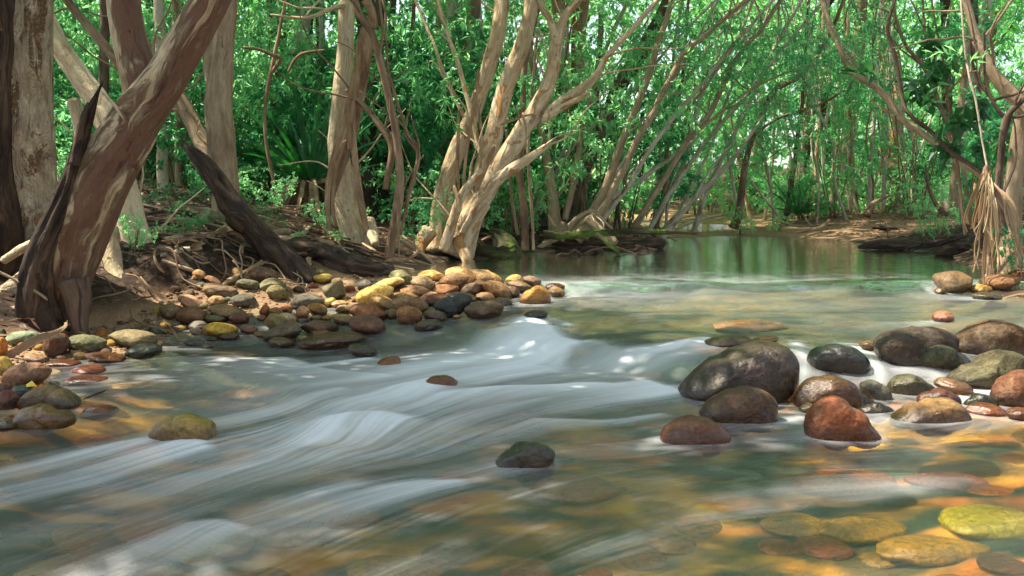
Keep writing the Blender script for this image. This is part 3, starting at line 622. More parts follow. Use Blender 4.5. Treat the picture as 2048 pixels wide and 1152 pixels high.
# cobble bar, right part
S(2,470,160,220,150,16,(.17,.155,.09),.5,'olive angular cobble at the back of the bar near the black log')
S(2,140,232,170,100,0,(.16,.16,.145),.15,'grey cobble at the left back of the bar')
S(2,340,228,370,112,-14,(.4,.35,.17),.35,'long pale olive stone slanting up to the right')
S(2,230,320,365,175,-14,(.56,.41,.13),.12,'big yellow ochre cobble, the broadest on the bar')
S(2,285,395,275,145,14,(.42,.3,.14),.45,'tan ochre peaked stone in front of the big yellow cobble')
S(2,680,222,240,145,14,(.25,.2,.13),.1,'grey tan rounded cobble below the sunlit yellow stone')
S(2,745,150,255,105,4,(.62,.45,.17),.2,'sunlit yellow stone on the crest of the bar')
S(2,1025,150,290,185,14,(.74,.47,.22),.12,'peach coloured cobble, brightest on the crest of the bar',dd=.12)
S(2,968,192,295,145,-5,(.25,.165,.1),.1,'brown cobble leaning in front of the peach coloured one')
S(2,600,285,275,105,-3,(.45,.28,.17),.12,'pinkish tan cobble in the middle of the bar')
S(2,870,272,270,95,-5,(.3,.14,.08),.75,'red brown broken stone with a cream top face')
S(2,735,320,185,62,-3,'cream',.4,'small cream slab below the broken stone')
S(2,520,345,250,95,0,(.42,.26,.13),.15,'orange tan cobble left of the small cream slab')
S(2,560,425,340,195,10,(.27,.18,.105),.15,'large brown tan cobble above the round red brown one')
S(2,780,372,300,115,-3,(.16,.08,.055),.15,'dark maroon cobble below the small cream slab')
S(2,1030,345,310,95,8,(.13,.11,.085),.2,'dark brown flat cobble behind the blue black rock')
SO(2,[(785,415),(830,390),(950,360),(1080,338),(1135,345),(1125,385),(1080,440),(1020,500),(900,530),(850,500)],(.055,.07,.075),.5,'blue black wedge shaped rock on the edge of the bar',.35,'cobble','stone',sub=5)
S(2,550,520,245,182,10,(.3,.16,.085),.08,'round red brown cobble with a smooth face')
S(2,170,488,360,155,12,(.3,.14,.075),.12,'long brick brown cobble left of the round red brown one')
S(2,170,612,345,195,10,(.16,.09,.065),.1,'heavy dark chocolate cobble with its toe in the water',.15)
S(2,215,512,120,65,20,'ochre',.5,'ochre corner of stone above the chocolate cobble',dd=.15)
S(2,390,505,105,115,35,(.2,.15,.07),.4,'dark wedge between the brick brown and round cobbles')
S(2,790,522,225,115,5,(.2,.12,.075),.12,'wet brown cobble below the blue black rock',.5)
S(2,730,612,280,125,-3,(.12,.09,.075),.2,'dark grey wet cobble in front of the round red brown one',.6)
S(2,1250,462,380,175,-4,(.2,.14,.09),.12,'speckled grey brown cobble right of the blue black rock',.35)
S(2,1095,272,240,115,-10,'purple',.5,'purplish angular cobble under the brown one')
S(2,1205,240,160,115,-8,'brown',.4,'brown blocky stone right of the purplish cobble')
S(2,1255,342,185,85,3,(.42,.24,.12),.2,'orange tan brick shaped stone above the speckled cobble')
S(2,1375,280,290,155,20,(.3,.195,.1),.12,'big brown ochre cobble on the right of the bar')
S(2,1510,300,140,110,10,'brown',.15,'brown stone against the right end of the big brown ochre cobble')
S(2,1335,192,225,125,20,(.42,.28,.11),.1,'ochre cobble in front of the small peach one')
S(2,1240,150,185,110,-10,'peach',.15,'small peach cobble on the crest behind the ochre one',dd=.1)
S(2,1540,192,180,115,-14,(.46,.38,.15),.3,'yellow olive pointed stone on the right crest')
S(2,1585,250,240,115,10,(.22,.165,.12),.15,'grey brown cobble below the pointed stone')
S(2,1690,200,190,105,10,(.24,.155,.12),.12,'purplish brown cobble furthest right on the crest')
SO(2,[(1575,385),(1600,335),(1680,275),(1770,242),(1820,265),(1860,340),(1868,395),(1800,412),(1650,415)],(.48,.27,.08),.2,'orange triangular cobble standing in the water at the end of the bar',.1,'cobble','stone',sub=5)
S(2,1925,302,170,100,5,(.38,.25,.1),.12,'ochre wet stone just beyond the orange triangular cobble',.5)
S(2,1410,392,220,90,0,(.16,.155,.12),.15,'grey wet stone left of the orange triangular cobble',.7)
S(2,1920,250,210,70,5,(.27,.1,.06),.15,'red stone awash where the pool spills over',.7)
S(2,1730,512,230,100,-5,(.1,.1,.095),.15,'low black wet stone parting the current beyond the bar',.85)
S(2,765,480,130,75,0,'olive',.2,'olive stone wedged under the large brown tan cobble')
S(2,992,530,85,45,0,'cream',.3,'cream pebble at the water edge below the blue black rock',.2)
S(2,370,890,230,170,-10,(.42,.15,.05),.1,'orange stone rising through the rapids',.8)
S(2,1950,620,200,100,-15,(.45,.19,.06),.1,'orange stone under the bend of the current',.9)
S(0,725,700,60,26,10,(.12,.09,.08),.2,'dark stone with a twig caught on it in the rapids',.9)
S(0,880,752,84,50,-8,(.32,.11,.06),.1,'rust red stone breaking through the white water',.9)
S(0,945,560,110,50,0,'tan',.2,'tan stone hidden behind the peach coloured cobble',dd=.25)
SPECIFIED = len(STONES)
# stones under the water, seen blurred through it
SUB = [(1280,688,80,30,'orange'),(1690,880,210,34,'orange'),(1650,990,100,55,'rust'),(1590,950,130,45,'yellow'),(1740,965,170,45,'yellow'),(1985,965,200,60,(.95,.72,.08)),(1870,1005,220,45,(.7,.4,.07)),  # brightest yellow is raised to stand in for a spot of sunlight
    (1290,1008,90,50,'orange'),(1190,1032,70,45,'rust'),(1400,948,100,40,'ochre'),(1280,1115,85,65,'orange'),(1800,1075,130,36,'orange'),(1690,1112,80,36,'orange'),(1150,885,170,55,(.5,.22,.12)),
    (1760,1012,70,40,'yellow'),(1960,1110,120,45,'olive'),(770,1022,150,42,'yellow'),(845,1028,80,36,'orange'),(560,962,150,55,(.5,.28,.08)),(280,1112,130,70,'ochre'),(150,980,140,45,'ochre'),
    (610,1112,140,70,'ochre'),(720,1125,110,50,'rust'),(305,738,110,24,'yellow'),(250,745,60,18,'yellow'),(470,694,90,20,'ochre'),(780,712,70,50,(.45,.17,.05)),(1130,662,100,36,'orange'),
    (1900,885,150,30,(.4,.14,.06)),(1550,1040,120,50,'dark'),(1420,1040,120,60,'dgreen'),(1100,960,150,60,'dark'),(1160,1120,150,70,'dark'),(1500,900,120,36,'olive'),(960,1090,130,60,'olive'),
    (420,1060,140,60,'olive'),(60,1090,120,60,'tan'),(900,1000,100,46,'brown'),(1450,1115,130,60,'mud'),(1880,920,120,30,'dgreen'),(1560,985,80,36,'rust'),(2010,1040,90,46,'redd'),(1990,900,90,26,'orange'),
    (300,960,150,50,'orange'),(420,1000,160,56,'ochre'),(120,1060,170,60,'ochre'),(520,1060,120,50,'orange'),(230,1030,120,46,'rust'),(690,935,120,40,'ochre'),(1350,980,90,40,'ochre'),(190,820,90,30,'rust'),(420,770,120,30,'olive'),(500,735,120,22,'ochre'),(1000,740,90,40,'tan'),(1250,735,110,36,'brown'),
    (1400,660,140,26,'ochre'),(1560,670,110,20,'orange'),(1700,650,150,20,'olive'),(1500,625,140,18,'ochre'),(1850,660,160,22,'brown'),(1300,655,120,22,'olive'),(1640,1060,90,40,'tan'),(1780,1130,120,50,'dgreen'),
    (1050,1040,100,44,'rust'),(480,1120,120,56,'brown'),(820,1120,110,56,'dgreen'),(1350,1060,90,44,'brown'),(1200,940,110,44,'dgreen'),(1920,1060,80,36,'ochre')]
MARKS = [(1688,830,'the red angular rock'),(1470,740,'the largest dark boulder'),(1385,860,'the low reddish brown dome'),(1860,810,'the teardrop cobble'),(1050,905,'the lone dark green rock in the current'),(360,858,'the yellow green stone'),
    (90,835,'the golden wedge'),(880,745,'the rust red stone'),(1070,590,'the orange triangular cobble'),(690,680,'the wide wet brown stone'),(290,700,'the teal green wet rock'),(1985,975,'the brightest yellow drowned stone'),(1290,1005,'the drowned orange pair below the current'),(770,1022,'the drowned golden streak at centre'),(280,1112,'the ochre drowned stone at lower left'),(1887,632,'the lone pink brown dome'),(1680,1060,'the drowned stones at lower right')]
SEEN_LABELS = set()
def sub_label(px, py, w, c):
    cn = c if isinstance(c, str) else ('painted sunlit yellow' if c[1] > .5 else 'amber' if c[1] > .3 else 'orange')
    cn = {'dgreen': 'dark green', 'dark': 'near black', 'rust': 'rusty orange', 'mud': 'muddy', 'redd': 'dark red'}.get(cn, cn)
    sz = 'long' if w >= 150 else 'broad' if w >= 115 else 'small' if w < 85 else 'rounded'
    for q in sorted(MARKS, key=lambda m: (m[0]-px)**2+((m[1]-py)*1.6)**2):
        dx, dy = px-q[0], py-q[1]
        if abs(dx)+abs(dy) < 24: l = f'{sz} {cn} stone under water, {q[2]}'
        else:
            rel = ('below' if dy > 0 else 'above') if abs(dy)*1.5 > abs(dx) else ('right of' if dx > 0 else 'left of')
            l = f'{sz} {cn} stone under water {rel} {q[2]}'
        l = l.replace('drowned ', '').replace('under water, the', 'under water, called the') if False else l
        if l not in SEEN_LABELS: SEEN_LABELS.add(l); return l
SUB = [q for q in SUB if q[4] not in ('dgreen', 'dark', 'olive', 'mud')]
for i, (px, py, w, h, c) in enumerate(SUB):
    g = hit_bed(px, py); NS[0] += 1; u, f = shape_dirs(4, NS[0], 0.0)
    k = mpp(g[1]); rx = .55*w*k; ry = max(.55*h*k/.36, rx*.5); ry = min(ry, rx*1.15)
    dep = max(.03, float(water_level(g[0], g[1]))-g[2]); rz = min(.22*rx, dep*.36)
    c3 = np.array([g[0], g[1], g[2]+rz*.25]); col = CL[c] if isinstance(c, str) else c; col = (min(.9, col[0]*1.7), min(.75, col[1]*1.2), col[2]*.5)
    o = finish_stone('submerged_stone', c3+u*np.array([rx, ry, rz]), f, c3, col, sub_label(px, py, w, c), 'stone', 'stones under the moving water', 0)
# small stones filling the bar and the shores
POLY_BAR = [(360,560),(480,545),(620,560),(760,545),(900,548),(1060,575),(1120,605),(1000,645),(900,660),(760,690),(640,700),(520,690),(440,690),(340,700),(250,720),(120,760),(20,800),(0,690),(60,670),(220,650),(330,600)]
def inpoly(x, y, poly):
    c = False; n = len(poly); j = n-1
    for i in range(n):
        xi, yi = poly[i]; xj, yj = poly[j]
        if (yi > y) != (yj > y) and x < (xj-xi)*(y-yi)/(yj-yi)+xi: c = not c
        j = i
    return c
r2 = random.Random(5); cnt = 0
PV = []
for k in range(12):
    u, f = shape_dirs(4, 500+k, r2.choice([0, 0, .2, .5])); PV.append(new_mesh('pebble', u*np.array([1, .85, .6]), f, M['stone'], attrs={'wet': ('FLOAT', 'POINT', np.zeros(len(u)))}))
palette = ['tan','brown','ochre','grey','red','olive','cream','dbrown','orange','mud','purple','green']
LAB = {'tan':'small tan','brown':'small brown','ochre':'small ochre','grey':'small grey','red':'small red brown','olive':'small olive','cream':'small cream','dbrown':'small dark brown','orange':'small orange','mud':'small muddy','purple':'small purplish','green':'small green grey'}
while cnt < 110:
    px, py = r2.uniform(0, 1130), r2.uniform(540, 800)
    if not inpoly(px, py, POLY_BAR): continue
    g = hit(px, py, gz); w = float(water_level(g[0], g[1]))
    if g[2] < w-.05: continue
    s = r2.uniform(.018, .05); c = r2.choice(palette); o = link('pebble', PV[cnt % 12]); o.color = (*[q*k for q, k in zip(CL[c], (1.1, 1, .78))], 1)
    o.location = (g[0], g[1], g[2]+s*.3); o.scale = (s, s, s); o.rotation_euler = (r2.uniform(-.4, .4), r2.uniform(-.4, .4), r2.uniform(0, 6))
    tag(o, f'{LAB[c]} pebble lying between the larger cobbles', 'pebble', f'{LAB[c]} pebbles between cobbles'); cnt += 1
# gravel nobody could count
def gravel():
    u, f = ICO[2]; n = 3800; VV = []; FF = []; base = 0; r = np.random.default_rng(3); got = 0
    while got < n:
        px, py = r.uniform(0, 1140), r.uniform(535, 830)
        if not inpoly(px, py, POLY_BAR): continue
        g = hit(px, py, gz)
        if g[2] < float(water_level(g[0], g[1]))-.06: continue
        s = r.uniform(.004, .016); q = u*(1+.2*noise3(u, 1.2, got)[:, None])*np.array([1, r.uniform(.6, 1), r.uniform(.4, .8)])*s
        VV.append(q+g+np.array([r.uniform(-.02, .02), r.uniform(-.02, .02), s*.2])); FF.append(f+base); base += len(u); got += 1
    me = new_mesh('gravel', np.concatenate(VV), np.concatenate(FF), M['stone'], attrs={'wet': ('FLOAT', 'POINT', np.zeros(base))})
    o = link('gravel', me); o.color = (.26, .17, .1, 1); tag(o, 'coarse brown gravel between the cobbles of the bar', 'gravel', kind='stuff')
gravel()
stone_wakes(); build_water()
# ------------------------------------------------------------------ tubes, ribbons, leaves
class MB:
    def __init__(self): self.V = []; self.F = []; self.B = []; self.n = 0
    def add(self, v, f, b): self.V.append(v); self.F.append(f+self.n); self.B.append(b); self.n += len(v)
    def build(self, name, mat, parent=None, loc=None, **kw):
        V = np.concatenate(self.V); off = np.array(loc if loc is not None else (0, 0, 0), float)
        me = new_mesh(name, V-off, np.concatenate(self.F), mat, attrs={'bco': ('FLOAT_VECTOR', 'POINT', np.concatenate(self.B))})
        return link(name, me, parent, (0, 0, 0) if parent else off)
def spline(pts, step):
    pts = np.asarray(pts, float); n = len(pts)
    if n == 2: pts = np.array([pts[0], (pts[0]+pts[1])/2, pts[1]]); n = 3
    e = np.concatenate([[2*pts[0]-pts[1]], pts, [2*pts[-1]-pts[-2]]]); out = []
    for i in range(n-1):
        p0, p1, p2, p3 = e[i:i+4]; L = np.linalg.norm(p2[:3]-p1[:3]); m = max(2, int(L/step)); t = np.linspace(0, 1, m, endpoint=False)[:, None]
        out.append(.5*((2*p1)+(-p0+p2)*t+(2*p0-5*p1+4*p2-p3)*t*t+(-p0+3*p1-3*p2+p3)*t**3))
    out.append(pts[-1:]); return np.concatenate(out)
def tube(mb, pts, seg=20, step=None, flute=.05, lump=.08, nf=5, seed=0, close=True, jag=0.0, wob=0.0):
    """pts: rows x, y, z, radius"""
    pts = np.asarray(pts, float); rm = max(.004, pts[:, 3].mean())
    q = spline(pts, step or max(.02, rm*.45)); c = q[:, :3].copy(); r = np.maximum(q[:, 3], .0015)
    L = np.concatenate([[0], np.cumsum(np.linalg.norm(np.diff(c, axis=0), axis=1))])
    if wob: c += wob*rm*np.stack([noise3(np.stack([L*1.3/rm*.1, L*0+seed+k*3.1, L*0], -1), 1.0) for k in range(3)], -1)
    T = np.gradient(c, axis=0); T /= np.linalg.norm(T, axis=1)[:, None]+1e-12
    N = np.zeros_like(T); a = np.array([0, 1.0, 0]) if abs(T[0, 1]) < .8 else np.array([1.0, 0, 0])
    nn = a-T[0]*(a@T[0]); nn /= np.linalg.norm(nn)
    for i in range(len(T)):
        nn = nn-T[i]*(nn@T[i]); nn /= np.linalg.norm(nn)+1e-12; N[i] = nn
    B = np.cross(T, N); th = np.linspace(0, 2*math.pi, seg, endpoint=False)
    ct, st = np.cos(th), np.sin(th)
    cyl = np.stack([np.broadcast_to(ct, (len(c), seg))*1.0, np.broadcast_to(st, (len(c), seg))*1.0, np.repeat(L[:, None]/rm*.35, seg, 1)], -1)
    d = 1+lump*noise3(cyl, 1.3, seed)+lump*.5*noise3(cyl, 3.1, seed+2)+flute*np.sin(nf*th[None]+1.5*noise3(cyl*np.array([.3, .3, .6]), 1.0, seed+4)*3+seed)*(.5+.5*noise3(cyl, .8, seed+6))+.02*noise3(cyl*np.array([6, 6, 1.5]), 1.5, seed+1)
    R = r[:, None]*d
    if jag: R[-1] *= .6; c[-3:] += T[-3:]*0
    V = c[:, None]+R[..., None]*(ct[None, :, None]*N[:, None]+st[None, :, None]*B[:, None])
    if jag: V[-1] += T[-1]*(jag*rm*noise3(cyl[-1], 3.0, seed+8)[:, None])
    bco = np.stack([np.broadcast_to(ct, R.shape)*rm, np.broadcast_to(st, R.shape)*rm, np.repeat(L[:, None], seg, 1)], -1)
    n = len(c); idx = np.arange(n*seg).reshape(n, seg); nx = np.roll(idx, -1, 1)
    Fq = np.stack([idx[:-1], nx[:-1], nx[1:], idx[1:]], -1).reshape(-1, 4)
    V = V.reshape(-1, 3); bco = bco.reshape(-1, 3)
    if close:
        V = np.concatenate([V, c[:1], c[-1:]]); bco = np.concatenate([bco, bco[:1], bco[-1:]]); a0, a1 = n*seg, n*seg+1
        f0 = np.stack([np.full(seg, a0), nx[0], idx[0], np.full(seg, a0)], -1); f1 = np.stack([np.full(seg, a1), idx[-1], nx[-1], np.full(seg, a1)], -1)
        tri = np.concatenate([f0[:, :3], f1[:, :3]]); tri4 = np.concatenate([tri, tri[:, 2:3]], 1)
        h = seg//2
        mid = lambda row, rev: np.array([[row[i], row[i+1], row[seg-2-i], row[seg-1-i]] for i in range(h-1)])
        Fq = np.concatenate([Fq, mid(idx[0], 0)[:, ::-1], mid(idx[-1], 0)]) if seg % 2 == 0 else Fq
        V = V[:-2]; bco = bco[:-2]
    mb.add(V, Fq, bco)
def px_path(pts, d0, d1=None):
    """photo polyline (px, py, width px) -> x, y, z, radius, the depth running from d0 to d1"""
    d1 = d0 if d1 is None else d1; n = len(pts); out = []
    for i, p in enumerate(pts):
        d = d0+(d1-d0)*i/(n-1); out.append([*P(p[0], p[1], d), .5*p[2]*mpp(d)])
    return out
def ribbon(mb, pts, width, thick=.004, curl=.3, taper=.5, seed=0, twist=0.0, vee=0.0):
    """a bent strip with real thickness; pts rows x, y, z"""
    q = spline(pts, .03); n = len(q); T = np.gradient(q, axis=0); T /= np.linalg.norm(T, axis=1)[:, None]+1e-12
    up = np.array([0, -1.0, .25]); S_ = np.cross(T, up); S_ /= np.linalg.norm(S_, axis=1)[:, None]+1e-12; Nn = np.cross(S_, T)
    t = np.linspace(0, 1, n); w = width*(1-taper*t**1.5)*(1-.6*np.exp(-t*14))*(1+.15*noise3(np.stack([t*6, t*0+seed, t*0], -1)))
    tw = twist*t+.4*twist*noise3(np.stack([t*3, t*0+seed+5, t*0], -1)); c_, s_ = np.cos(tw)[:, None], np.sin(tw)[:, None]; S_, Nn = S_*c_+Nn*s_, Nn*c_-S_*s_
    cols = []
    for side in (1, -1):
        for u in ((-1, -.4, .4, 1) if side == 1 else (1, .4, -.4, -1)):
            cols.append(q+S_*(u*w*.5)[:, None]+Nn*((curl*u*u+vee*abs(u))*w*.5+side*thick*.5)[:, None])
    V = np.stack(cols, 1); k = 8; idx = np.arange(n*k).reshape(n, k); nx = np.roll(idx, -1, 1)
    Fq = np.stack([idx[:-1], nx[:-1], nx[1:], idx[1:]], -1).reshape(-1, 4)
    e = lambda r: np.array([[r[0], r[1], r[6], r[7]], [r[1], r[2], r[5], r[6]], [r[2], r[3], r[4], r[5]]])
    Fq = np.concatenate([Fq, e(idx[0])[:, ::-1], e(idx[-1])])
    L = np.concatenate([[0], np.cumsum(np.linalg.norm(np.diff(q, axis=0), axis=1))])
    b = np.stack([np.repeat((np.array([-1, -.4, .4, 1, 1, .4, -.4, -1])*width*.5)[None], n, 0), np.full((n, k), seed*.37), np.repeat(L[:, None], k, 1)], -1)
    mb.add(V.reshape(-1, 3), Fq, b.reshape(-1, 3))
def leaf_quads(pos, dirs, nrm, ln, wd, r):
    """one folded leaf per row: base, side, tip, side"""
    dirs = dirs/(np.linalg.norm(dirs, axis=1)[:, None]+1e-9); s = np.cross(dirs, nrm); s /= np.linalg.norm(s, axis=1)[:, None]+1e-9; n2 = np.cross(s, dirs)
    ln = ln[:, None]; wd = wd[:, None]
    tip = pos+dirs*ln-n2*ln*.12; m = pos+dirs*ln*.45
    V = np.stack([pos, m+s*wd*.5+n2*wd*.18, tip, m-s*wd*.5+n2*wd*.18], 1).reshape(-1, 3)
    return V, np.arange(len(V)).reshape(-1, 4)
def leaf_cloud(n, blobs, ln, wd, seed, droop=.3, per=14, twig=.22):
    """twigs of leaves scattered through the blobs (cx, cy, cz, rx, ry, rz)"""
    r = np.random.default_rng(seed); blobs = np.asarray(blobs, float); nt = max(1, n//per)
    vol = np.prod(blobs[:, 3:6], axis=1)**.75; bi = r.choice(len(blobs), nt, p=vol/vol.sum())
    u = r.normal(size=(nt, 3)); u /= np.linalg.norm(u, axis=1)[:, None]; rad = r.random(nt)**.45
    c = blobs[bi, :3]+u*rad[:, None]*blobs[bi, 3:6]
    td = u*np.array([1, 1, .5])+r.normal(size=(nt, 3))*.6; td[:, 2] -= droop; td /= np.linalg.norm(td, axis=1)[:, None]
    s = (np.arange(per)/per)[None, :, None]
    pos = (c[:, None]+td[:, None]*s*twig*r.uniform(.6, 1.3, (nt, 1, 1))).reshape(-1, 3)+r.normal(size=(nt*per, 3))*ln*.12
    dd = np.repeat(td, per, 0)*.7+r.normal(size=(nt*per, 3))*.75; dd[:, 2] -= droop*.8
    nr = r.normal(size=(nt*per, 3))*.6+np.array([0, 0, 1.0])
    V, Fq = leaf_quads(pos, dd, nr, ln*r.uniform(.6, 1.25, nt*per), wd*r.uniform(.7, 1.2, nt*per), r)
    tint = np.clip(np.repeat(r.random(nt), per)*.55+r.random(nt*per)*.5, 0, 1)
    return V, Fq, np.repeat(tint, 4)
def leaves_mesh(name, parts, mat):
    V = np.concatenate([p[0] for p in parts]); k = np.cumsum([0]+[len(p[0]) for p in parts[:-1]])
    Fq = np.concatenate([p[1]+o for p, o in zip(parts, k)])
    return new_mesh(name, V, Fq, mat, False, attrs={'rnd': ('FLOAT', 'POINT', np.concatenate([p[2] for p in parts]))})

# ------------------------------------------------------------------ trees traced one by one
def grow(tip, dirv, rad, length, rr, mb, depth=0, ends=None, up=.35):
    """carry a limb on beyond what the photo shows, up into its crown"""
    pts = [[*tip, rad]]; p = np.array(tip, float); d = np.array(dirv, float); d /= np.linalg.norm(d); n = 6
    for i in range(n):
        d = d+np.array([rr.gauss(0, .12), rr.gauss(0, .12), rr.gauss(0, .06)+up*.12]); d /= np.linalg.norm(d); p = p+d*length/n
        pts.append([*p, rad*(1-.72*(i+1)/n)])
        if depth < 2 and i >= 2 and rr.random() < .75:
            sd = d+np.array([rr.gauss(0, .7), rr.gauss(0, .7), rr.uniform(-.1, .5)]); grow(p, sd, rad*(1-.72*(i+1)/n)*.65, length*.55, rr, mb, depth+1, ends, up)
    tube(mb, pts, 8 if rad < .03 else 12, None, .03, .06, 3, rr.randint(0, 99)); ends.append(p)
TREES = []
def tree(name, label, mat, limbs, base, roots=(), crown=None, leafm='leaf', seed=1, extend=True, nleaf=2600, sprays=(), cat='tree', seg=24, flute=.06, nf=5, lump=.09, leaf=(.075, .02), group=None, top=2.2, rmat=None, over=()):
    rr = random.Random(seed); root = empty(name, base, label, cat, group); mb = MB(); ends = []
    for i, L in enumerate(limbs):
        pts, d0, d1 = L[:3]; opt = L[3] if len(L) > 3 else {}
        q = px_path([(a, b, c*(.88 if name == 'forked_tree' else .77)) for a, b, c in pts], d0, d1); big = max(a[3] for a in q)
        tube(mb, q, opt.get('seg', seg if big > .06 else 14 if big > .02 else 8), None, opt.get('flute', flute), opt.get('lump', lump), nf, seed*7+i, jag=opt.get('jag', 0), wob=.25)
        if nleaf and name in ('paperbark_tree', 'leaning_paperbark', 'leaning_tree', 'slender_tree', 'arching_tree', 'twisted_tree', 'crooked_tree') and len(q) > 3:
            for _ in range(4 if len(pts) > 5 else 2):
                k = rr.randrange(1, len(q)-1); a0 = np.array(q[k][:3]); ax = np.array(q[k+1][:3])-a0; ax /= np.linalg.norm(ax)+1e-9; dv = ax*.8+np.array([rr.gauss(0, .8), rr.gauss(0, .5), rr.uniform(-.2, .6)]); dv /= np.linalg.norm(dv); L_ = rr.uniform(.35, 1.1); tw = [[*a0, .012]]; pp = a0.copy()
                for s_ in range(5): dv = dv+np.array([rr.gauss(0, .25), rr.gauss(0, .2), rr.gauss(0.03, .2)]); dv /= np.linalg.norm(dv); pp = pp+dv*L_/5; tw.append([*pp, .011-.0018*s_])
                tube(mb, tw, 6, .06, .02, .08, 3, rr.randint(0, 99))
        if extend and pts[-1][1] < 30 and not opt.get('stop'):
            a, b = np.array(q[-2][:3]), np.array(q[-1][:3]); dv = b-a; dv[2] = max(dv[2], .3*np.linalg.norm(dv)); grow(b, dv, q[-1][3], top*rr.uniform(.8, 1.3), rr, mb, 0, ends)
    tr = mb.build('trunk', M[mat], None, base); tr.parent = root; tr.location = (0, 0, 0)
    for j, (pts, d0, d1) in enumerate(roots):
        m2 = MB(); tube(m2, px_path(pts, d0, d1), 18, None, .08, .14, 3, seed*3+j, wob=.4); o = m2.build('root', M[rmat or mat], None, base); o.parent = root; o.location = (0, 0, 0)
    parts = []; b0 = np.array(base)
    bl = [(*e, .55, .55, .4) for e in ends]
    if bl and nleaf: parts.append(leaf_cloud(nleaf, bl, leaf[0], leaf[1], seed))
    for k, (px, py, d, rad, n) in enumerate(sprays): 
        c = P(px, py, d); parts.append(leaf_cloud(n, [(*c, rad, rad, rad*.7)], leaf[0], leaf[1], seed*11+k))
    for k, o in enumerate(over): parts.append(leaf_cloud(o[6], [o[:6]], .17, .06, seed*13+k, .3, 12, .35))  # unseen overhead leaf clusters, added to block sun and sky
    if parts:
        me = leaves_mesh('crown', parts, M[leafm]); co = np.zeros(len(me.vertices)*3, np.float32); me.vertices.foreach_get('co', co); co = (co.reshape(-1, 3)-b0).astype(np.float32); me.vertices.foreach_set('co', co.ravel()); me.update()
        link('crown', me, root)
    TREES.append(root); return root
def GB(px, py, d=None):
    if d is None: g = hit(px, py, gz)
    else: g = P(px, py, d); g[2] = gz(g[0], g[1])
    return tuple(float(a) for a in g)

T1 = tree('paperbark_tree', 'thickest paperbark trunk at the left frame edge with peeling cream sheets', 'big',
    [([(30,600,250),(38,520,205),(46,440,172),(50,300,152),(52,150,146),(56,0,140),(60,-150,132)],6.4,6.4,{'flute':.05,'seg':64})],
    GB(45,520,6.4), roots=[([(90,430,60),(110,500,50),(60,545,46),(-20,600,40)],6.1,5.9)], seed=3, top=3.5, nleaf=1000)
T2 = tree('forked_tree', 'leaning forked tree with wine red bark patches on the near left bank', 'red',
    [([(108,690,150),(112,640,128),(135,560,124),(172,455,132),(216,360,126),(256,290,116),(285,240,106),(330,180,94),(375,100,88),(420,20,82),(470,-80,78)],5.95,5.6,{'seg':72,'lump':.07}),
     ([(245,330,80),(275,255,96),(288,205,88),(280,150,80),(264,80,74),(250,0,71),(244,-110,66)],5.75,5.9,{'seg':48}),
     ([(238,262,16),(250,240,12),(225,205,7),(205,185,4)],5.6,5.5)],
    GB(115,665), rmat='hairy', roots=[([(140,560,60),(152,600,48),(158,640,36),(168,672,30)],5.75,5.7),([(80,600,60),(40,640,40),(10,655,36)],5.9,5.8),([(100,620,70),(120,665,50),(135,690,40)],5.8,5.7)], over=[(-3.1, 5.3, 5.0, 1.5, 1.5, 0.6, 9000), (-3.3, 3.9, 5.1, 1.3, 1.1, 0.6, 6500), (-4.3, 3.5, 5.1, 1.0, 1.0, 0.6, 5000)], seed=4, top=3.0, nleaf=4200)  # dense clusters added above the view to keep sun off the rapids
m = MB(); tube(m, px_path([(-20,560,150),(-18,440,120),(-22,330,95),(-18,200,92),(-12,90,86),(-6,-40,80)],6.2,6.22), 40, None, .14, .14, 9, 77)  # separate dark tube along the left side of the trunk
o = m.build('dark_side_tube', M['dead'], None, T1.location); o.parent = T1; o.location = (0, 0, 0)
snag_mb = MB()
tube(snag_mb, px_path([(88,680,92),(68,610,74),(80,520,58),(116,410,38),(150,310,28),(180,235,21),(204,180,5)],5.72,5.6), 40, None, .16, .14, 7, 12, jag=1.5, wob=.3)
tube(snag_mb, px_path([(150,330,22),(163,250,14),(176,205,4)],5.58,5.55), 12, None, .12, .12, 4, 13)
tag(snag_mb.build('dead_snag', M['dead'], None, GB(75,640,5.7)), 'black splintered dead stem leaning against the red patched forked tree', 'dead trunk')
T3 = tree('paperbark_tree', 'pale leaning paperbark with buttress roots, standing behind the forked tree', 'pale',
    [([(305,610,86),(295,560,78),(285,500,72),(265,420,70),(240,330,66),(205,230,62),(160,150,56),(120,80,50),(70,-20,46)],7.2,7.6,{'seg':48}),
     ([(225,470,40),(200,400,44),(175,300,40),(150,200,34)],7.5,7.7,{'stop':1})],
    GB(300,600,7.2), roots=[([(215,460,46),(228,520,40),(245,560,30),(262,590,14)],6.9,6.6),([(300,530,40),(325,575,34),(350,606,26)],7.0,6.7),([(280,540,44),(290,580,30),(316,602,20)],6.95,6.7),([(255,540,40),(275,590,26),(300,622,16)],6.9,6.6)], over=[(-4.8, 8.6, 5.2, 1.5, 1.3, 0.7, 4200), (-6.3, 8.0, 5.4, 1.5, 1.6, 0.7, 2000), (-6.8, 10.2, 5.6, 1.6, 1.5, 0.8, 2000)], seed=5, nleaf=2600)  # overhead clusters added out of view to shade the left bank
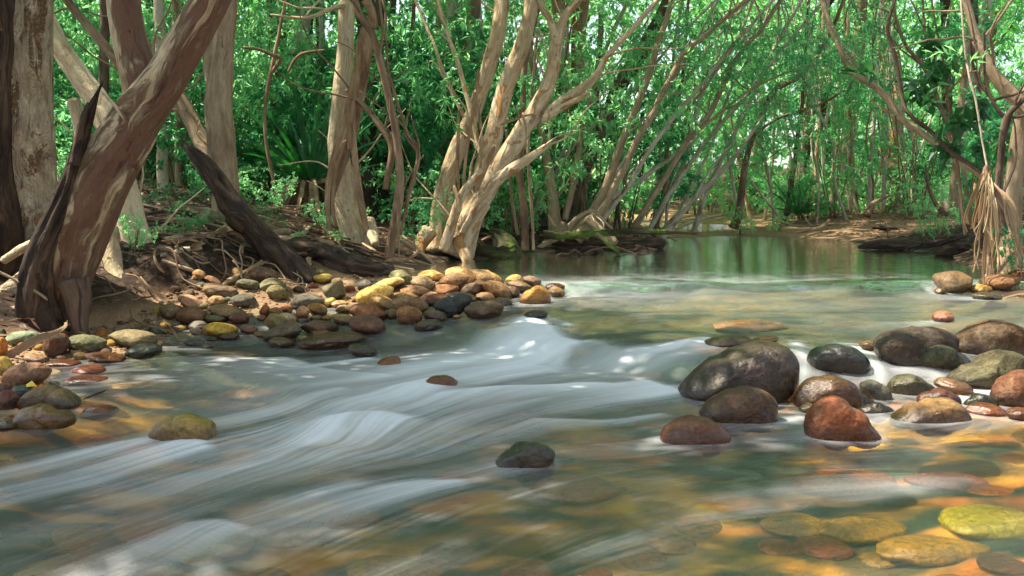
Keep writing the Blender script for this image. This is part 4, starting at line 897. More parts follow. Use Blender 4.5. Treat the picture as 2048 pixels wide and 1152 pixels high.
T4 = tree('paperbark_tree', 'straight tan paperbark behind the dark leaning log, with a bare side limb', 'tan',
    [([(455,480,86),(458,440,76),(457,390,71),(447,290,70),(441,200,66),(446,120,55),(460,0,44),(462,-60,42)],9.0,9.0,{'seg':40}),
     ([(448,380,46),(425,320,46),(388,250,42),(352,185,36),(305,110,30),(262,40,24),(240,-20,20)],9.1,9.6),
     ([(445,250,40),(430,180,34),(418,100,30),(415,-20,26)],9.1,9.3)],
    GB(455,465,9.0), roots=[([(425,430,36),(395,462,26),(350,480,18),(318,486,12)],8.8,8.5),([(470,450,30),(520,470,20),(580,462,12)],8.8,8.6)], seed=6, nleaf=2600)
T5 = tree('paperbark_tree', 'upright cream paperbark wrapped in a twisting brown sheet of bark', 'pale',
    [([(712,500,92),(711,470,76),(701,430,68),(686,350,63),(679,280,50),(683,200,44),(692,100,42),(696,0,37),(699,-80,34)],9.7,9.7,{'seg':48}),
     ([(690,10,14),(655,20,12),(610,36,9),(540,30,6)],9.6,9.4,{'stop':1})],
    GB(710,475,9.7), roots=[([(735,440,26),(745,470,22),(752,492,14)],9.5,9.3)], over=[(-1.2, 9.6, 5.4, 1.9, 1.5, 0.8, 2200)], seed=7, nleaf=2600)
def strips(root, specs, mat='strip'):
    b0 = np.array(root.location)
    for i, (pts, d0, d1, w, kw) in enumerate(specs):
        m = MB(); q = np.array(px_path([(x, y, 1) for x, y in pts], d0, d1))[:, :3]; ribbon(m, q, w*mpp(d0), .004, seed=i*3+1, **kw)
        o = m.build('bark_strip', M[mat], None, b0); o.parent = root; o.location = (0, 0, 0)
strips(T5, [([(738,40),(730,100),(722,170),(708,250),(690,310),(665,380),(655,430)],9.52,9.45,34,dict(curl=.5,taper=.6,twist=.5)),
    ([(748,60),(742,20),(728,0)],9.5,9.5,22,dict(curl=.4,taper=.3)),
    ([(712,170),(704,250),(712,330),(722,400),(735,470)],9.5,9.4,16,dict(curl=.5,taper=.3)),
    ([(700,190),(685,260),(664,330),(655,400),(660,470)],9.5,9.4,12,dict(curl=.5,taper=.3)),
    ([(690,280),(672,340),(666,410),(672,455)],9.45,9.4,10,dict(curl=.5,taper=.4)),
    ([(718,100),(714,150),(702,210),(700,300)],9.5,9.45,18,dict(curl=.6,taper=.4))])
T6 = tree('slender_tree', 'slim brown stem with crooked side stems right of the cream paperbark', 'brown',
    [([(776,530,34),(780,500,27),(794,430,25),(801,360,22),(794,290,20),(783,220,19),(765,140,19),(745,75,18),(722,30,18),(700,-30,17)],9.2,9.2),
     ([(770,380,16),(784,300,18),(768,262,18),(745,232,15),(718,202,13),(690,180,8)],9.3,9.5),
     ([(800,470,9),(818,390,11),(837,308,11),(812,258,9),(790,190,8),(775,130,6),(770,20,6)],9.3,9.4),
     ([(758,118,9),(765,60,7),(758,-10,6)],9.2,9.2)],
    GB(778,518,9.2), seed=8, nleaf=1400, sprays=[(850,150,9.6,.35,130),(800,180,9.4,.25,70),(880,200,9.9,.3,90)], leafm='leaf', leaf=(.09,.022))
T7 = tree('paperbark_tree', 'wide multi stemmed paperbark at the pool edge with one orange lit stem', 'orange',
    [([(872,505,84),(878,465,66),(888,400,52),(913,310,46),(943,240,42),(965,180,40),(985,110,40),(1000,30,41),(1008,-60,38)],10.5,10.9,{'seg':40}),
     ([(915,510,90),(930,470,72),(952,400,60),(976,320,50),(1000,230,44),(1020,150,42),(1040,90,40),(1060,0,36),(1072,-70,34)],10.3,10.4,{'seg':40}),
     ([(900,500,60),(935,440,52),(975,375,50),(1012,318,48),(1045,265,45),(1082,205,42),(1105,150,36),(1116,80,32),(1128,40,22),(1150,10,20),(1182,-30,18)],10.1,10.0,{'seg':40}),
     ([(1114,90,26),(1100,45,18),(1082,15,17),(1068,-20,15)],10.0,9.9),
     ([(1092,232,30),(1118,208,26),(1150,188,25),(1190,153,20),(1216,112,15),(1260,64,13),(1305,14,12),(1330,-20,10)],10.0,9.7),
     ([(1085,240,18),(1130,212,16),(1180,186,10)],9.95,9.8,{'stop':1}),
     ([(930,470,36),(955,410,34),(988,368,31),(1038,327,27),(1080,299,18),(1096,291,12),(1106,285,3)],10.05,9.9,{'stop':1,'flute':.12}),
     ([(968,330,12),(958,290,13),(942,220,13),(928,172,13),(908,105,12),(892,60,11),(874,-10,10)],10.4,10.7),
     ([(955,300,10),(935,246,10),(897,171,9),(863,76,8),(826,-10,7)],10.6,11.0),
     ([(890,500,30),(905,440,26),(925,390,22),(965,340,18)],9.95,9.9,{'stop':1}),
     ([(928,500,26),(948,450,22),(975,410,16)],9.95,9.9,{'stop':1})],
    GB(895,498,10.4), roots=[([(860,460,34),(842,490,26),(838,515,16)],10.3,10.1),([(925,480,34),(935,510,26),(940,530,18)],10.0,9.8)], over=[(0.4, 9.6, 5.0, 1.9, 1.6, 0.8, 2200)], seed=9, top=2.6, nleaf=3600)
strips(T7, [([(958,140),(950,200),(940,260),(930,330),(925,400)],10.2,10.1,9,dict(curl=.5,taper=.4)),([(950,180),(962,260),(962,320),(952,395)],10.1,10.0,7,dict(curl=.4,taper=.4)),
    ([(1000,250),(1040,235),(1068,228)],9.9,9.9,7,dict(curl=.4,taper=.7)),([(918,215),(916,290),(915,340),(920,400)],10.2,10.1,8,dict(curl=.4,taper=.5)),
    ([(1045,225),(1052,262),(1050,300)],9.85,9.8,6,dict(curl=.4,taper=.6)),([(990,290),(970,340),(955,380)],9.95,9.9,12,dict(curl=.5,taper=.5)),([(908,370),(915,400),(918,430)],9.9,9.8,8,dict(curl=.3,taper=.2))])
T8 = tree('leaning_paperbark', 'clump of pale stems fanning to the right above the mossy log', 'tan',
    [([(1118,490,52),(1112,450,36),(1106,400,30),(1098,340,24),(1090,290,20),(1075,220,15),(1060,120,12),(1050,-10,10)],12.6,13.0),
     ([(1150,475,46),(1182,438,36),(1208,386,26),(1228,330,22),(1250,270,19),(1283,187,17),(1308,116,16),(1334,33,15),(1348,-20,14)],12.4,12.2),
     ([(1165,470,40),(1200,425,24),(1226,382,18),(1283,265,17),(1333,174,15),(1366,108,14),(1407,75,13),(1457,29,12),(1505,-10,11)],12.3,12.0),
     ([(1120,478,22),(1150,440,16),(1185,425,13),(1205,440,10),(1225,458,7)],12.2,12.0,{'stop':1}),
     ([(1130,440,18),(1150,350,16),(1165,250,12),(1200,130,10),(1260,-10,9)],12.8,13.2)],
    GB(1130,480,12.5), roots=[([(1180,440,26),(1200,460,18),(1230,482,12)],12.1,11.9),([(1130,450,26),(1100,480,16),(1080,495,10)],12.2,12.0)], over=[(2.4, 12, 5.6, 2.2, 2.0, 0.9, 2600), (0.6, 13, 6.6, 2, 2, 1, 2200)], seed=10, nleaf=3000, sprays=[(1300,60,12.5,.7,700),(1180,90,12.5,.6,500)])
T8b = tree('leaning_tree', 'dark shaggy trunk slanting right behind the fan of pale stems', 'hairy',
    [([(1120,470,40),(1160,360,36),(1200,265,35),(1241,178,38),(1295,83,36),(1325,25,34),(1350,-40,32)],14.0,14.6)], GB(1115,480,14.0), seed=11, nleaf=1800)
T9 = tree('leaning_tree', 'long slender stem arching from the left bank high over the pool', 'tan',
    [([(1268,465,24),(1279,436,18),(1329,357,15),(1374,282,15),(1416,232,14),(1449,162,13),(1474,116,12),(1524,54,11),(1568,-10,10)],13.4,12.4),
     ([(1374,282,8),(1440,225,7),(1500,180,6),(1560,150,5),(1620,130,4)],12.9,12.2,{'stop':1})], GB(1268,468,13.4), over=[(4, 12.3, 5.6, 2, 2, 0.9, 2400)], seed=12, nleaf=1600, sprays=[(1480,150,12.6,.6,500),(1560,110,12.3,.6,500),(1420,60,12.5,.6,400)])
T10 = tree('leaning_tree', 'pale low stem reaching right across the pool, near the end of the mossy log', 'grey',
    [([(1325,470,26),(1341,448,20),(1391,394,15),(1457,328,12),(1490,288,9),(1530,230,6)],14.6,14.0),([(1391,394,8),(1420,340,7),(1470,280,5)],14.3,14.2)], GB(1328,468,14.6), seed=13, nleaf=0, sprays=[(1500,260,14,.7,600),(1540,210,14,.6,500)])
T11 = tree('leaning_tree', 'nearly horizontal pale stem low behind the fan of stems', 'grey',
    [([(1195,425,16),(1212,402,14),(1283,357,13),(1341,315,10),(1400,270,7)],13.6,14.5)], GB(1190,440,13.6), seed=14, nleaf=0, sprays=[(1390,270,14.4,.6,500)])
T12 = tree('crooked_tree', 'dark crooked trunk bending right over the far end of the pool', 'brown',
    [([(1468,455,26),(1478,420,20),(1490,332,16),(1507,270,16),(1532,212,15),(1553,178,14),(1607,145,12),(1656,75,10),(1690,-10,8)],17.2,16.5),
     ([(1507,270,8),(1560,235,7),(1640,208,6),(1690,180,5)],16.8,16.2,{'stop':1})], GB(1466,455,17.2), seed=15, nleaf=1800, sprays=[(1600,180,16.3,1.0,900),(1540,240,16.6,.9,800),(1680,130,16.2,1.0,900),(1500,120,16.5,1.0,700)], leafm='leaf_deep')
T13 = tree('arching_tree', 'long bare limb arching left from the right bank to the frame top', 'tan',
    [([(1990,420,26),(1972,360,18),(1905,312,18),(1814,245,17),(1756,178,16),(1706,145,16),(1681,100,15),(1652,33,14),(1640,-20,12)],9.6,10.4)], GB(1990,500,9.6), seed=16, nleaf=1600, sprays=[(1700,60,10.5,.5,350),(1640,120,10.6,.5,300)], leafm='leaf_deep')
T14 = tree('vine', 'black sinuous liana hanging down to the pandanus on the right bank', 'hairy',
    [([(1975,420,10),(1968,353,10),(1905,307,12),(1864,265,11),(1822,232,11),(1806,199,11),(1789,104,10),(1775,58,9),(1789,0,9),(1800,-40,8)],8.6,9.0)], GB(1975,560,8.6), seed=17, nleaf=300, cat='liana')
T15 = tree('paperbark_tree', 'pale tree at the right frame edge with a heavy limb leaning in', 'tan',
    [([(2020,560,70),(2024,480,52),(2022,400,46),(2030,310,44),(2046,230,46),(2075,120,44),(2090,-40,40)],8.0,8.2,{'seg':36}),
     ([(2060,220,40),(2030,190,40),(1990,142,28),(1960,84,22),(1935,20,20),(1925,-30,18)],8.0,8.4)],
    GB(2020,560,8.0), seed=18, nleaf=2200, roots=[([(2010,500,30),(1985,545,20),(1960,572,12)],7.8,7.6)])
T15b = tree('crooked_tree', 'black crooked stem in front of the pale tree at the right frame edge', 'hairy',
    [([(2010,470,22),(1998,400,18),(1998,340,18),(2004,290,17),(2014,235,16),(2040,205,15),(2070,170,14),(2100,60,12)],7.8,7.7),([(2012,240,12),(1985,200,9),(1970,150,7),(1968,60,6)],7.8,7.9)], GB(2012,540,7.8), seed=19, nleaf=800)
T16 = tree('twisted_tree', 'pair of twisting dark stems behind the long arching limb', 'brown',
    [([(1945,450,18),(1932,380,13),(1922,307,12),(1901,257,11),(1864,174,10),(1847,133,10),(1814,95,9),(1793,41,8),(1785,-20,8)],11.2,11.4),
     ([(1925,440,12),(1905,300,9),(1880,210,8),(1864,145,7),(1850,60,6),(1845,-10,6)],11.3,11.6)], GB(1942,465,11.2), over=[(4.8, 11, 5.6, 1.8, 1.6, 0.8, 2000)], seed=20, nleaf=1500, sprays=[(1830,150,11.4,.4,200),(1880,60,11.4,.5,300)], leafm='leaf_deep')
T17 = tree('vine', 'thin pale liana dropping straight to the hanging dead fronds', 'grey',
    [([(1976,345,5),(1966,290,5),(1951,199,6),(1938,150,6),(1930,100,6),(1922,0,5),(1920,-30,5)],7.5,7.8)], GB(1976,560,7.5), seed=21, nleaf=160, cat='liana', sprays=[(1945,110,7.7,.12,40)], leafm='leaf_pale', leaf=(.1,.022))
T18 = tree('sapling', 'broad leaved sapling with dark hanging leaves under the arching limb', 'brown',
    [([(1930,470,9),(1915,330,8),(1895,200,7),(1885,120,6),(1870,40,5),(1860,-20,5)],8.9,8.7),([(1905,260,5),(1880,220,4),(1850,190,3)],8.8,8.6),([(1892,190,5),(1930,150,4),(1960,140,3)],8.7,8.5)], GB(1930,505,8.9), seed=22, nleaf=150,
    sprays=[(1850,190,8.6,.22,40),(1900,190,8.7,.25,50),(1960,170,8.6,.25,40),(1965,260,8.6,.25,46),(1930,290,8.7,.2,34),(1830,90,8.7,.25,40),(1790,160,8.8,.2,30),(1870,100,8.6,.2,34),(2010,290,8.4,.2,30)], leafm='leaf_broad', leaf=(.15,.075), top=1.0)
T19 = tree('sapling', 'thin bent sapling left of the cream paperbark', 'brown',
    [([(553,392,8),(545,350,9),(530,260,9),(535,180,10),(545,130,10),(560,60,9),(575,-20,8)],10.6,10.9),([(540,150,10),(560,118,9),(545,110,9),(515,98,8),(485,95,6)],10.8,10.6,{'stop':1}),([(575,145,7),(600,110,8),(650,100,6)],10.8,10.8,{'stop':1})],
    GB(553,392,10.6), seed=23, nleaf=500, leafm='leaf')
T20 = tree('leaning_tree', 'brown limb slanting down to the right behind the forked tree at upper left', 'brown',
    [([(330,230,30),(260,150,26),(200,80,24),(150,20,22),(110,-40,20)],8.6,8.9)], GB(380,420,8.5), seed=24, nleaf=800)
rs = random.Random(91)
for i in range(48):
    x0 = rs.uniform(1000, 1420) if i < 20 else rs.uniform(1420, 1900); d = rs.uniform(12.5, 18) if i < 20 else rs.uniform(17.5, 24); lean = rs.uniform(.05, .75) if i < 20 else rs.uniform(-.3, .25); w0 = rs.uniform(7, 15) if i < 20 else rs.uniform(6, 12)
    b = GB(x0, 470, d); 
    if b[2] < .2: continue
    y0 = 470; pts = []
    for k in range(6): pts.append((x0+lean*(95*k)+(lean*6)*k*k*.5+rs.gauss(0, 7), y0-95*k, w0*(1-.1*k)))
    tree('slender_tree', 'thin pale stem leaning through the thicket beside the pool' if i < 20 else 'thin upright trunk in the forest beyond the pool', rs.choice(['tan', 'grey', 'grey', 'brown'] if i < 20 else ['grey', 'grey', 'grey', 'orange', 'brown']), [(pts, d, d+rs.uniform(-.8, .8))], b, seed=200+i, nleaf=500, seg=10, group='thin leaning stems beside the pool' if i < 20 else 'thin upright trunks beyond the pool', leaf=(.09, .028), sprays=[(pts[4][0]+rs.uniform(-50, 50), rs.uniform(20, 160), d, .6, 260)], leafm=rs.choice(['leaf', 'leaf_pale']))
for i, (pts, d, mt, lab) in enumerate([
    ([(330,440,30),(326,300,28),(322,150,27),(318,0,26),(316,-40,26)],11.2,'grey','grey trunk seen between the two arms of the forked tree'),
    ([(362,420,22),(356,250,20),(350,100,20),(352,-30,19)],12.0,'tan','narrow tan trunk just right of the grey trunk behind the fork'),
    ([(215,420,26),(212,260,24),(208,120,24),(206,-30,22)],11.0,'hairy','dark trunk behind the pale leaning paperbark at upper left'),
    ([(628,400,14),(632,250,13),(640,120,12),(645,-20,12)],14.0,'grey','pale thin trunk above the green pandanus'),
    ([(770,420,18),(776,250,18),(780,100,17),(786,-20,17)],14.5,'hairy','dark straight trunk right of the slim crooked stem'),
    ([(820,430,12),(816,250,11),(822,100,11),(830,-20,10)],13.5,'brown','thin brown trunk left of the wide paperbark'),
    ([(1050,500,22),(1046,420,20),(1040,320,18),(1046,200,15),(1054,80,13),(1060,-20,12)],11.4,'brown','brown post like stem standing in the pool right of the wide paperbark'),
    ([(1035,470,9),(1024,400,9),(1018,320,8),(1012,260,7)],11.6,'tan','thin tan stem behind the low broken limb'),
    ([(1068,500,8),(1062,400,8),(1056,300,8),(1062,200,7),(1075,60,6)],11.3,'tan','wiry stem beside the post like stem in the pool'),
    ([(1160,430,18),(1175,330,17),(1192,200,15),(1200,60,14),(1204,-20,14)],15.5,'brown','upright brown trunk behind the fan of pale stems'),
    ([(1480,440,9),(1462,350,8),(1450,260,7)],18.0,'grey','thin grey stem beside the dark crooked trunk'),
    ([(1566,440,24),(1577,415,18),(1584,350,14),(1592,300,11),(1606,180,9),(1618,0,8),(1622,-20,8)],19.0,'hairy','dark flared trunk on the far bank'),
    ([(1628,440,12),(1632,394,10),(1634,300,10),(1640,180,9),(1650,-10,8)],21.0,'orange','reddish tan trunk on the far bank right of the dark flared one'),
    ([(1700,420,9),(1688,340,8),(1672,260,8),(1660,160,7),(1655,-10,6)],20.0,'grey','white leaning trunk on the far bank'),
    ([(1715,425,10),(1705,330,9),(1698,250,8),(1690,100,8),(1688,-10,7)],20.4,'brown','brown trunk just right of the white leaning trunk'),
    ([(1737,420,13),(1742,330,12),(1750,210,11),(1758,80,10),(1764,-10,10)],19.4,'grey','white forked trunk in the middle of the far bank'),
    ([(1766,420,12),(1770,310,11),(1776,210,10),(1786,60,9),(1790,-10,9)],19.8,'grey','slightly thicker white trunk, second from the right on the far bank'),
    ([(1758,420,9),(1762,300,9),(1766,200,8),(1768,-10,8)],23.0,'orange','orange trunk between the two white trunks of the far bank'),
    ([(1885,425,14),(1868,400,11),(1856,370,8),(1850,330,5)],16.5,'hairy','short black curved stump sticking up on the far right bank'),
    ([(1734,432,22),(1745,408,14),(1762,398,9),(1780,392,5)],17.0,'brown','stubby stump with a side twig at the top of the far bank'),
    ([(1905,430,22),(1912,340,20),(1925,200,18),(1940,60,17),(1945,-20,17)],14.0,'tan','tan trunk behind the twisting dark stems at right'),
    ([(1968,420,24),(1958,280,22),(1950,120,20),(1946,-20,20)],12.6,'hairy','dark trunk behind the thin pale liana at right'),
    ([(1530,440,8),(1545,320,7),(1550,200,7),(1558,-10,6)],22.0,'tan','slim tan trunk left of the dark flared one on the far bank')]):
    b = GB(pts[0][0], pts[0][1], d)
    tree('stump' if 'stump' in lab else 'forest_tree', lab, mt, [(pts, d, d*1.01)], b, seed=40+i, nleaf=0 if pts[-1][1] > 30 else 900, seg=14, cat='stump' if 'stump' in lab else 'tree', leaf=(.09, .03), sprays=[] if pts[-1][1] > 30 else [(pts[-1][0]+random.Random(i).uniform(-60, 60), random.Random(i+50).uniform(20, 180), d, .7, 260)])
# ------------------------------------------------------------------ logs, sticks, fronds
def lie(pts, lift=0.0):
    out = []
    for x, y, w in pts:
        g = hit(x, y+.3*w); r = .5*w*mpp(g[1]); out.append([g[0], g[1]+r*.5, max(g[2]+r*.55, surf(g[0], g[1]+r*.5)+r*.5)+lift, r])
    return out
def log(name, pts, d0, d1, mat, label, cat='log', seg=40, flute=.16, lump=.2, jag=.8, extra=(), wob=.4, group=None):
    m = MB(); rows = lie(pts) if d0 is None else px_path(pts, d0, d1); tube(m, rows, seg, None, flute, lump, 6, len(label), jag=jag, wob=wob)
    for e, a, b in extra: tube(m, px_path(e, a, b), 14, None, .1, .12, 4, len(e)+7, jag=.6, wob=.4)
    c = rows[0][:3]
    return tag(m.build(name, M[mat], None, c), label, cat, group)
log('dead_log', [(612,590,68),(595,560,64),(560,510,56),(512,452,50),(466,402,44),(420,342,36),(390,306,28),(372,286,12)], 7.45, 7.95, 'dead', 'black dead log leaning up from the cobble bar to the left', extra=[([(500,455,30),(478,440,34),(462,425,26)],7.65,7.5)])
log('dead_log', [(770,535,26),(740,540,40),(690,528,48),(640,512,46),(590,500,40),(570,495,20)], None, None, 'dead', 'charred log lying flat behind the cobble bar')
log('mossy_log', [(1085,468,18),(1140,470,16),(1200,466,13),(1260,464,11),(1330,465,9),(1392,467,4)], 11.6, 11.2, 'moss', 'mossy log jutting out over the pool from the left bank', extra=[([(1195,468,12),(1215,482,11),(1240,505,8)],11.3,11.1)], seg=24)
log('driftwood', [(1110,486,16),(1170,492,22),(1250,488,16),(1300,486,22),(1332,487,14)], 12.4, 12.6, 'dead', 'black rotten wood half sunk beneath the mossy log', 'log')
log('stump', [(1000,518,60),(1010,496,56),(1000,472,40),(985,455,16)], 10.8, 11.0, 'moss', 'mossy rotten stump at the pool edge right of the wide paperbark', 'stump', extra=[([(960,500,30),(985,505,36),(1040,512,22)],10.7,10.6)])
log('driftwood', [(1715,495,6),(1745,490,14),(1790,488,22),(1830,486,14)], 12.3, 12.2, 'dead', 'black driftwood slab at the tip of the right bank', 'log')
log('driftwood', [(1815,497,10),(1850,490,14),(1890,480,12),(1935,470,8)], 11.8, 12.4, 'dead', 'dark driftwood limb behind the black slab on the right bank', 'log')
log('driftwood', [(1868,505,14),(1900,498,26),(1940,495,18)], 11.0, 11.0, 'dead', 'dark chunk of driftwood closest to the hanging dead fronds', 'log')
log('dead_log', [(1745,455,8),(1780,458,10),(1830,462,7)], 15.5, 15.3, 'dead', 'black charred log lying on the sandy far bank', 'log')
STICKS = [([(500,655,5),(545,612,14),(580,590,17),(612,572,14)],7.0,7.45,'strip','thick pale stick resting on the cobbles below the dark leaning log'),
    ([(440,575,4),(470,562,14),(505,540,16),(530,520,6)],None,None,'strip','split yellowish bark slab fallen behind the cobble bar'),
    ([(320,480,14),(380,472,16),(430,470,18),(470,452,22)],None,None,'pale','pale root like branch along the bank under the dark leaning log'),
    ([(325,515,10),(370,502,14),(405,498,12)],None,None,'pale','short pale branch lower on the bank, left of the dark leaning log'),
    ([(325,530,8),(360,535,9),(390,548,7)],None,None,'tan','grey twig among stones left of the bar'),
    ([(520,470,10),(560,478,15),(600,470,12),(620,455,7)],None,None,'pale','pale crooked branch right of the dark leaning log'),
    ([(545,492,7),(575,480,12),(600,490,10)],None,None,'tan','short tan branch against the charred log'),
    ([(620,480,5),(690,472,6),(745,462,4)],None,None,'strip','straight straw coloured stick by the cream paperbark foot'),
    ([(800,530,5),(835,502,6),(815,480,5),(790,462,4)],9.2,9.4,'strip','bent cane standing in the water by the slim stem'),
    ([(862,522,9),(830,500,9),(800,478,7)],9.6,9.5,'tan','tan stick slanting into the pool left of the wide paperbark'),
    ([(870,528,5),(845,508,5),(825,498,4)],9.5,9.4,'tan','thin reed like stick slanting into the pool beside the tan stick'),
    ([(802,545,4),(798,500,4),(795,440,3),(793,400,2)],8.9,8.9,'strip','upright thin cane in front of the slim stem'),
    ([(700,520,5),(670,480,5),(640,450,4)],None,None,'strip','cane lying down the bank below the cream paperbark'),
    ([(5,520,16),(40,500,18),(80,478,14)],5.9,5.8,'pale','pale branch poking out left of the dead stem'),
    ([(-10,540,6),(60,575,6),(95,600,5)],5.6,5.6,'tan','thin stick crossing the foot of the dead stem'),
    ([(1340,462,4),(1400,440,5),(1470,425,4)],17.5,18.5,'grey','long pale fallen pole on the bank beyond the pool'),
    ([(1560,450,4),(1620,440,6),(1690,425,5)],18.0,18.5,'tan','fallen pole on the crest of the sandy far bank'),
    ([(1500,360,5),(1540,410,5),(1565,445,4)],18.2,18.0,'grey','white fallen branch propped against the dark flared trunk'),
    ([(1590,465,5),(1640,455,6),(1660,440,5)],15.9,16.4,'strip','short bleached branch on the far shore sand'),
    ([(1540,440,3),(1600,452,4),(1680,448,4)],17.2,16.8,'tan','long twig across the far shore sand'),
    ([(165,800,3),(200,785,4),(212,780,3)],4.05,4.15,'dead','dark twig over the leaf topped cobble')]
for pts, a, b, mt, lab in STICKS: log('fallen_branch', pts, a, b, mt, lab, 'branch', 12, .06, .1, .3)
log('twig', [(245,779,4),(290,776,5),(345,778,3)], 4.45, 4.4, 'dead', 'drowned twig pointing right from the scarlet stone', 'twig', 8)
# curled bark lying on the left shore
m = MB(); q = [P(8,718,5.0), P(40,700,5.0), P(80,680,5.05), P(110,668,5.1), P(132,656,5.15), P(135,644,5.2)]
ribbon(m, q, .055, .004, .9, .7, 5, .4); tag(m.build('bark_curl', M['strip'], None, q[0]), 'curled sheet of bark lying on the left shore stones', 'bark')
# thin roots and hanging fibres along the cut bank
rr = random.Random(31)
for i in range(36):
    px, py = (rr.uniform(330, 640), rr.uniform(450, 560)) if i < 24 else (rr.uniform(150, 330), rr.uniform(560, 660)); g = hit(px, py, gz); m = MB(); p = g+np.array([0, -.02, .06]); pts = []
    dx, dz = rr.uniform(-.06, .1), rr.uniform(-.05, -.01)
    for k in range(5):
        zz = gz(p[0], p[1])+.012+rr.uniform(0, .03); pts.append([p[0], p[1], max(zz, p[2]) if k < 2 else zz, .004+.004*rr.random()]); p = p+np.array([dx+rr.gauss(0, .04), -.05+rr.gauss(0, .03), dz])
    tube(m, pts, 6, .03, .03, .1, 3, i); tag(m.build('exposed_root', M['brown' if i % 3 else 'tan'], None, pts[0][:3]), 'thin exposed root trailing down the dark cut bank', 'root', 'thin roots on the cut bank')
for i in range(34):
    px, py = rr.uniform(820, 1350), rr.uniform(468, 512); g = hit(px, py); m = MB(); a = rr.uniform(-.6, .6)+(3.14 if rr.random() < .5 else 0); L = rr.uniform(.25, .8); pts = []; w0 = rr.uniform(.01, .032)
    for k in range(5):
        x, y = g[0]+math.cos(a)*L*(k/4-.5), g[1]+math.sin(a)*L*(k/4-.5)*.5; a += rr.gauss(0, .25); pts.append([x, y, max(surf(x, y)-.03, gz(x, y)+.01)+rr.uniform(0, .16)*math.sin(k/4*3.14), w0*(1-.12*k)])
    tube(m, pts, 9, .04, .08, .14, 4, i, wob=.5); tag(m.build('root', M[rr.choice(['dead', 'hairy', 'brown', 'dead'])], None, g), 'tangled root arching along the shadowed edge of the pool', 'root', 'tangled roots along the pool edge')
# fallen bark strips scattered over the left bank
for i in range(60):
    px, py = rr.uniform(310, 800), rr.uniform(385, 535); g = hit(px, py, gz); m = MB(); a = rr.uniform(0, 6.28); L = rr.uniform(.12, .4); pts = []
    for k in range(4):
        x, y = g[0]+math.cos(a)*L*(k/3-.5), g[1]+math.sin(a)*L*(k/3-.5); a += rr.gauss(0, .25); pts.append(np.array([x, y, gz(x, y)+.02+.03*rr.random()]))
    ribbon(m, pts, rr.uniform(.02, .05), .003, rr.uniform(.2, .8), .4, i, .6); tag(m.build('bark_strip', M['strip'], None, g), 'dry strip of shed bark lying in the leaf litter of the left bank', 'bark', 'shed bark strips on the left bank')

# strap leaved pandanus
def strap_plant(base, n, L, wd, label, cat, seed, mat='strap', spread=1.0, name='pandanus', dead=26, group=None, h=.15):
    r = random.Random(seed); root = empty(name, base, label, cat, group); m = MB(); b = np.array([0, 0, h])
    for i in range(n):
        a = r.uniform(0, 6.283); el = r.uniform(.25, 1.45)**.9; l = L*r.uniform(.6, 1.1); d = np.array([math.cos(a)*math.cos(el)*spread, math.sin(a)*math.cos(el)*spread, math.sin(el)]); pts = [b]
        p = b.copy(); dr = r.uniform(.25, .7)
        for k in range(6):
            p = p+d*l/6; d = d+np.array([0, 0, -dr*.3*(k/5)]); d /= np.linalg.norm(d); pts.append(p.copy())
        ribbon(m, pts, wd*r.uniform(.8, 1.2), .002, 0, .75, i, .3, vee=.5)
    V = np.concatenate(m.V); me = new_mesh('foliage', V, np.concatenate(m.F), M[mat], False, attrs={'rnd': ('FLOAT', 'POINT', np.repeat(np.random.default_rng(seed).random(len(V)//8+1), 8)[:len(V)])}); link('foliage', me, root)
    if dead:
        m = MB()
        for i in range(dead):
            a = r.uniform(0, 6.283); l = L*r.uniform(.4, .8); pts = [b, b+np.array([math.cos(a)*l*.3, math.sin(a)*l*.3, .02]), b+np.array([math.cos(a)*l*.6, math.sin(a)*l*.6, -h*.9]), b+np.array([math.cos(a)*l*.8, math.sin(a)*l*.8, -h-.02])]
            ribbon(m, pts, wd, .002, 0, .6, i+50, .6, vee=.4)
        V = np.concatenate(m.V); link('dead_leaves', new_mesh('dead_leaves', V, np.concatenate(m.F), M['deadstrap'], False, attrs={'rnd': ('FLOAT', 'POINT', np.repeat(np.random.default_rng(seed).random(len(V)//8+1), 8)[:len(V)])}), root)
    return root
strap_plant(GB(622,320,11.6), 46, 1.2, .06, 'green strap leaved pandanus with a skirt of dead leaves, left of the cream paperbark', 'pandanus', 3, h=.3)
strap_plant(GB(575,340,12.6), 26, .8, .05, 'smaller strap leaved plant half behind the pandanus', 'pandanus', 4, dead=6)
strap_plant(GB(1594,452,18.2), 16, .8, .05, 'upright strappy plant on the far bank by the dark flared trunk', 'pandanus', 5, dead=4)
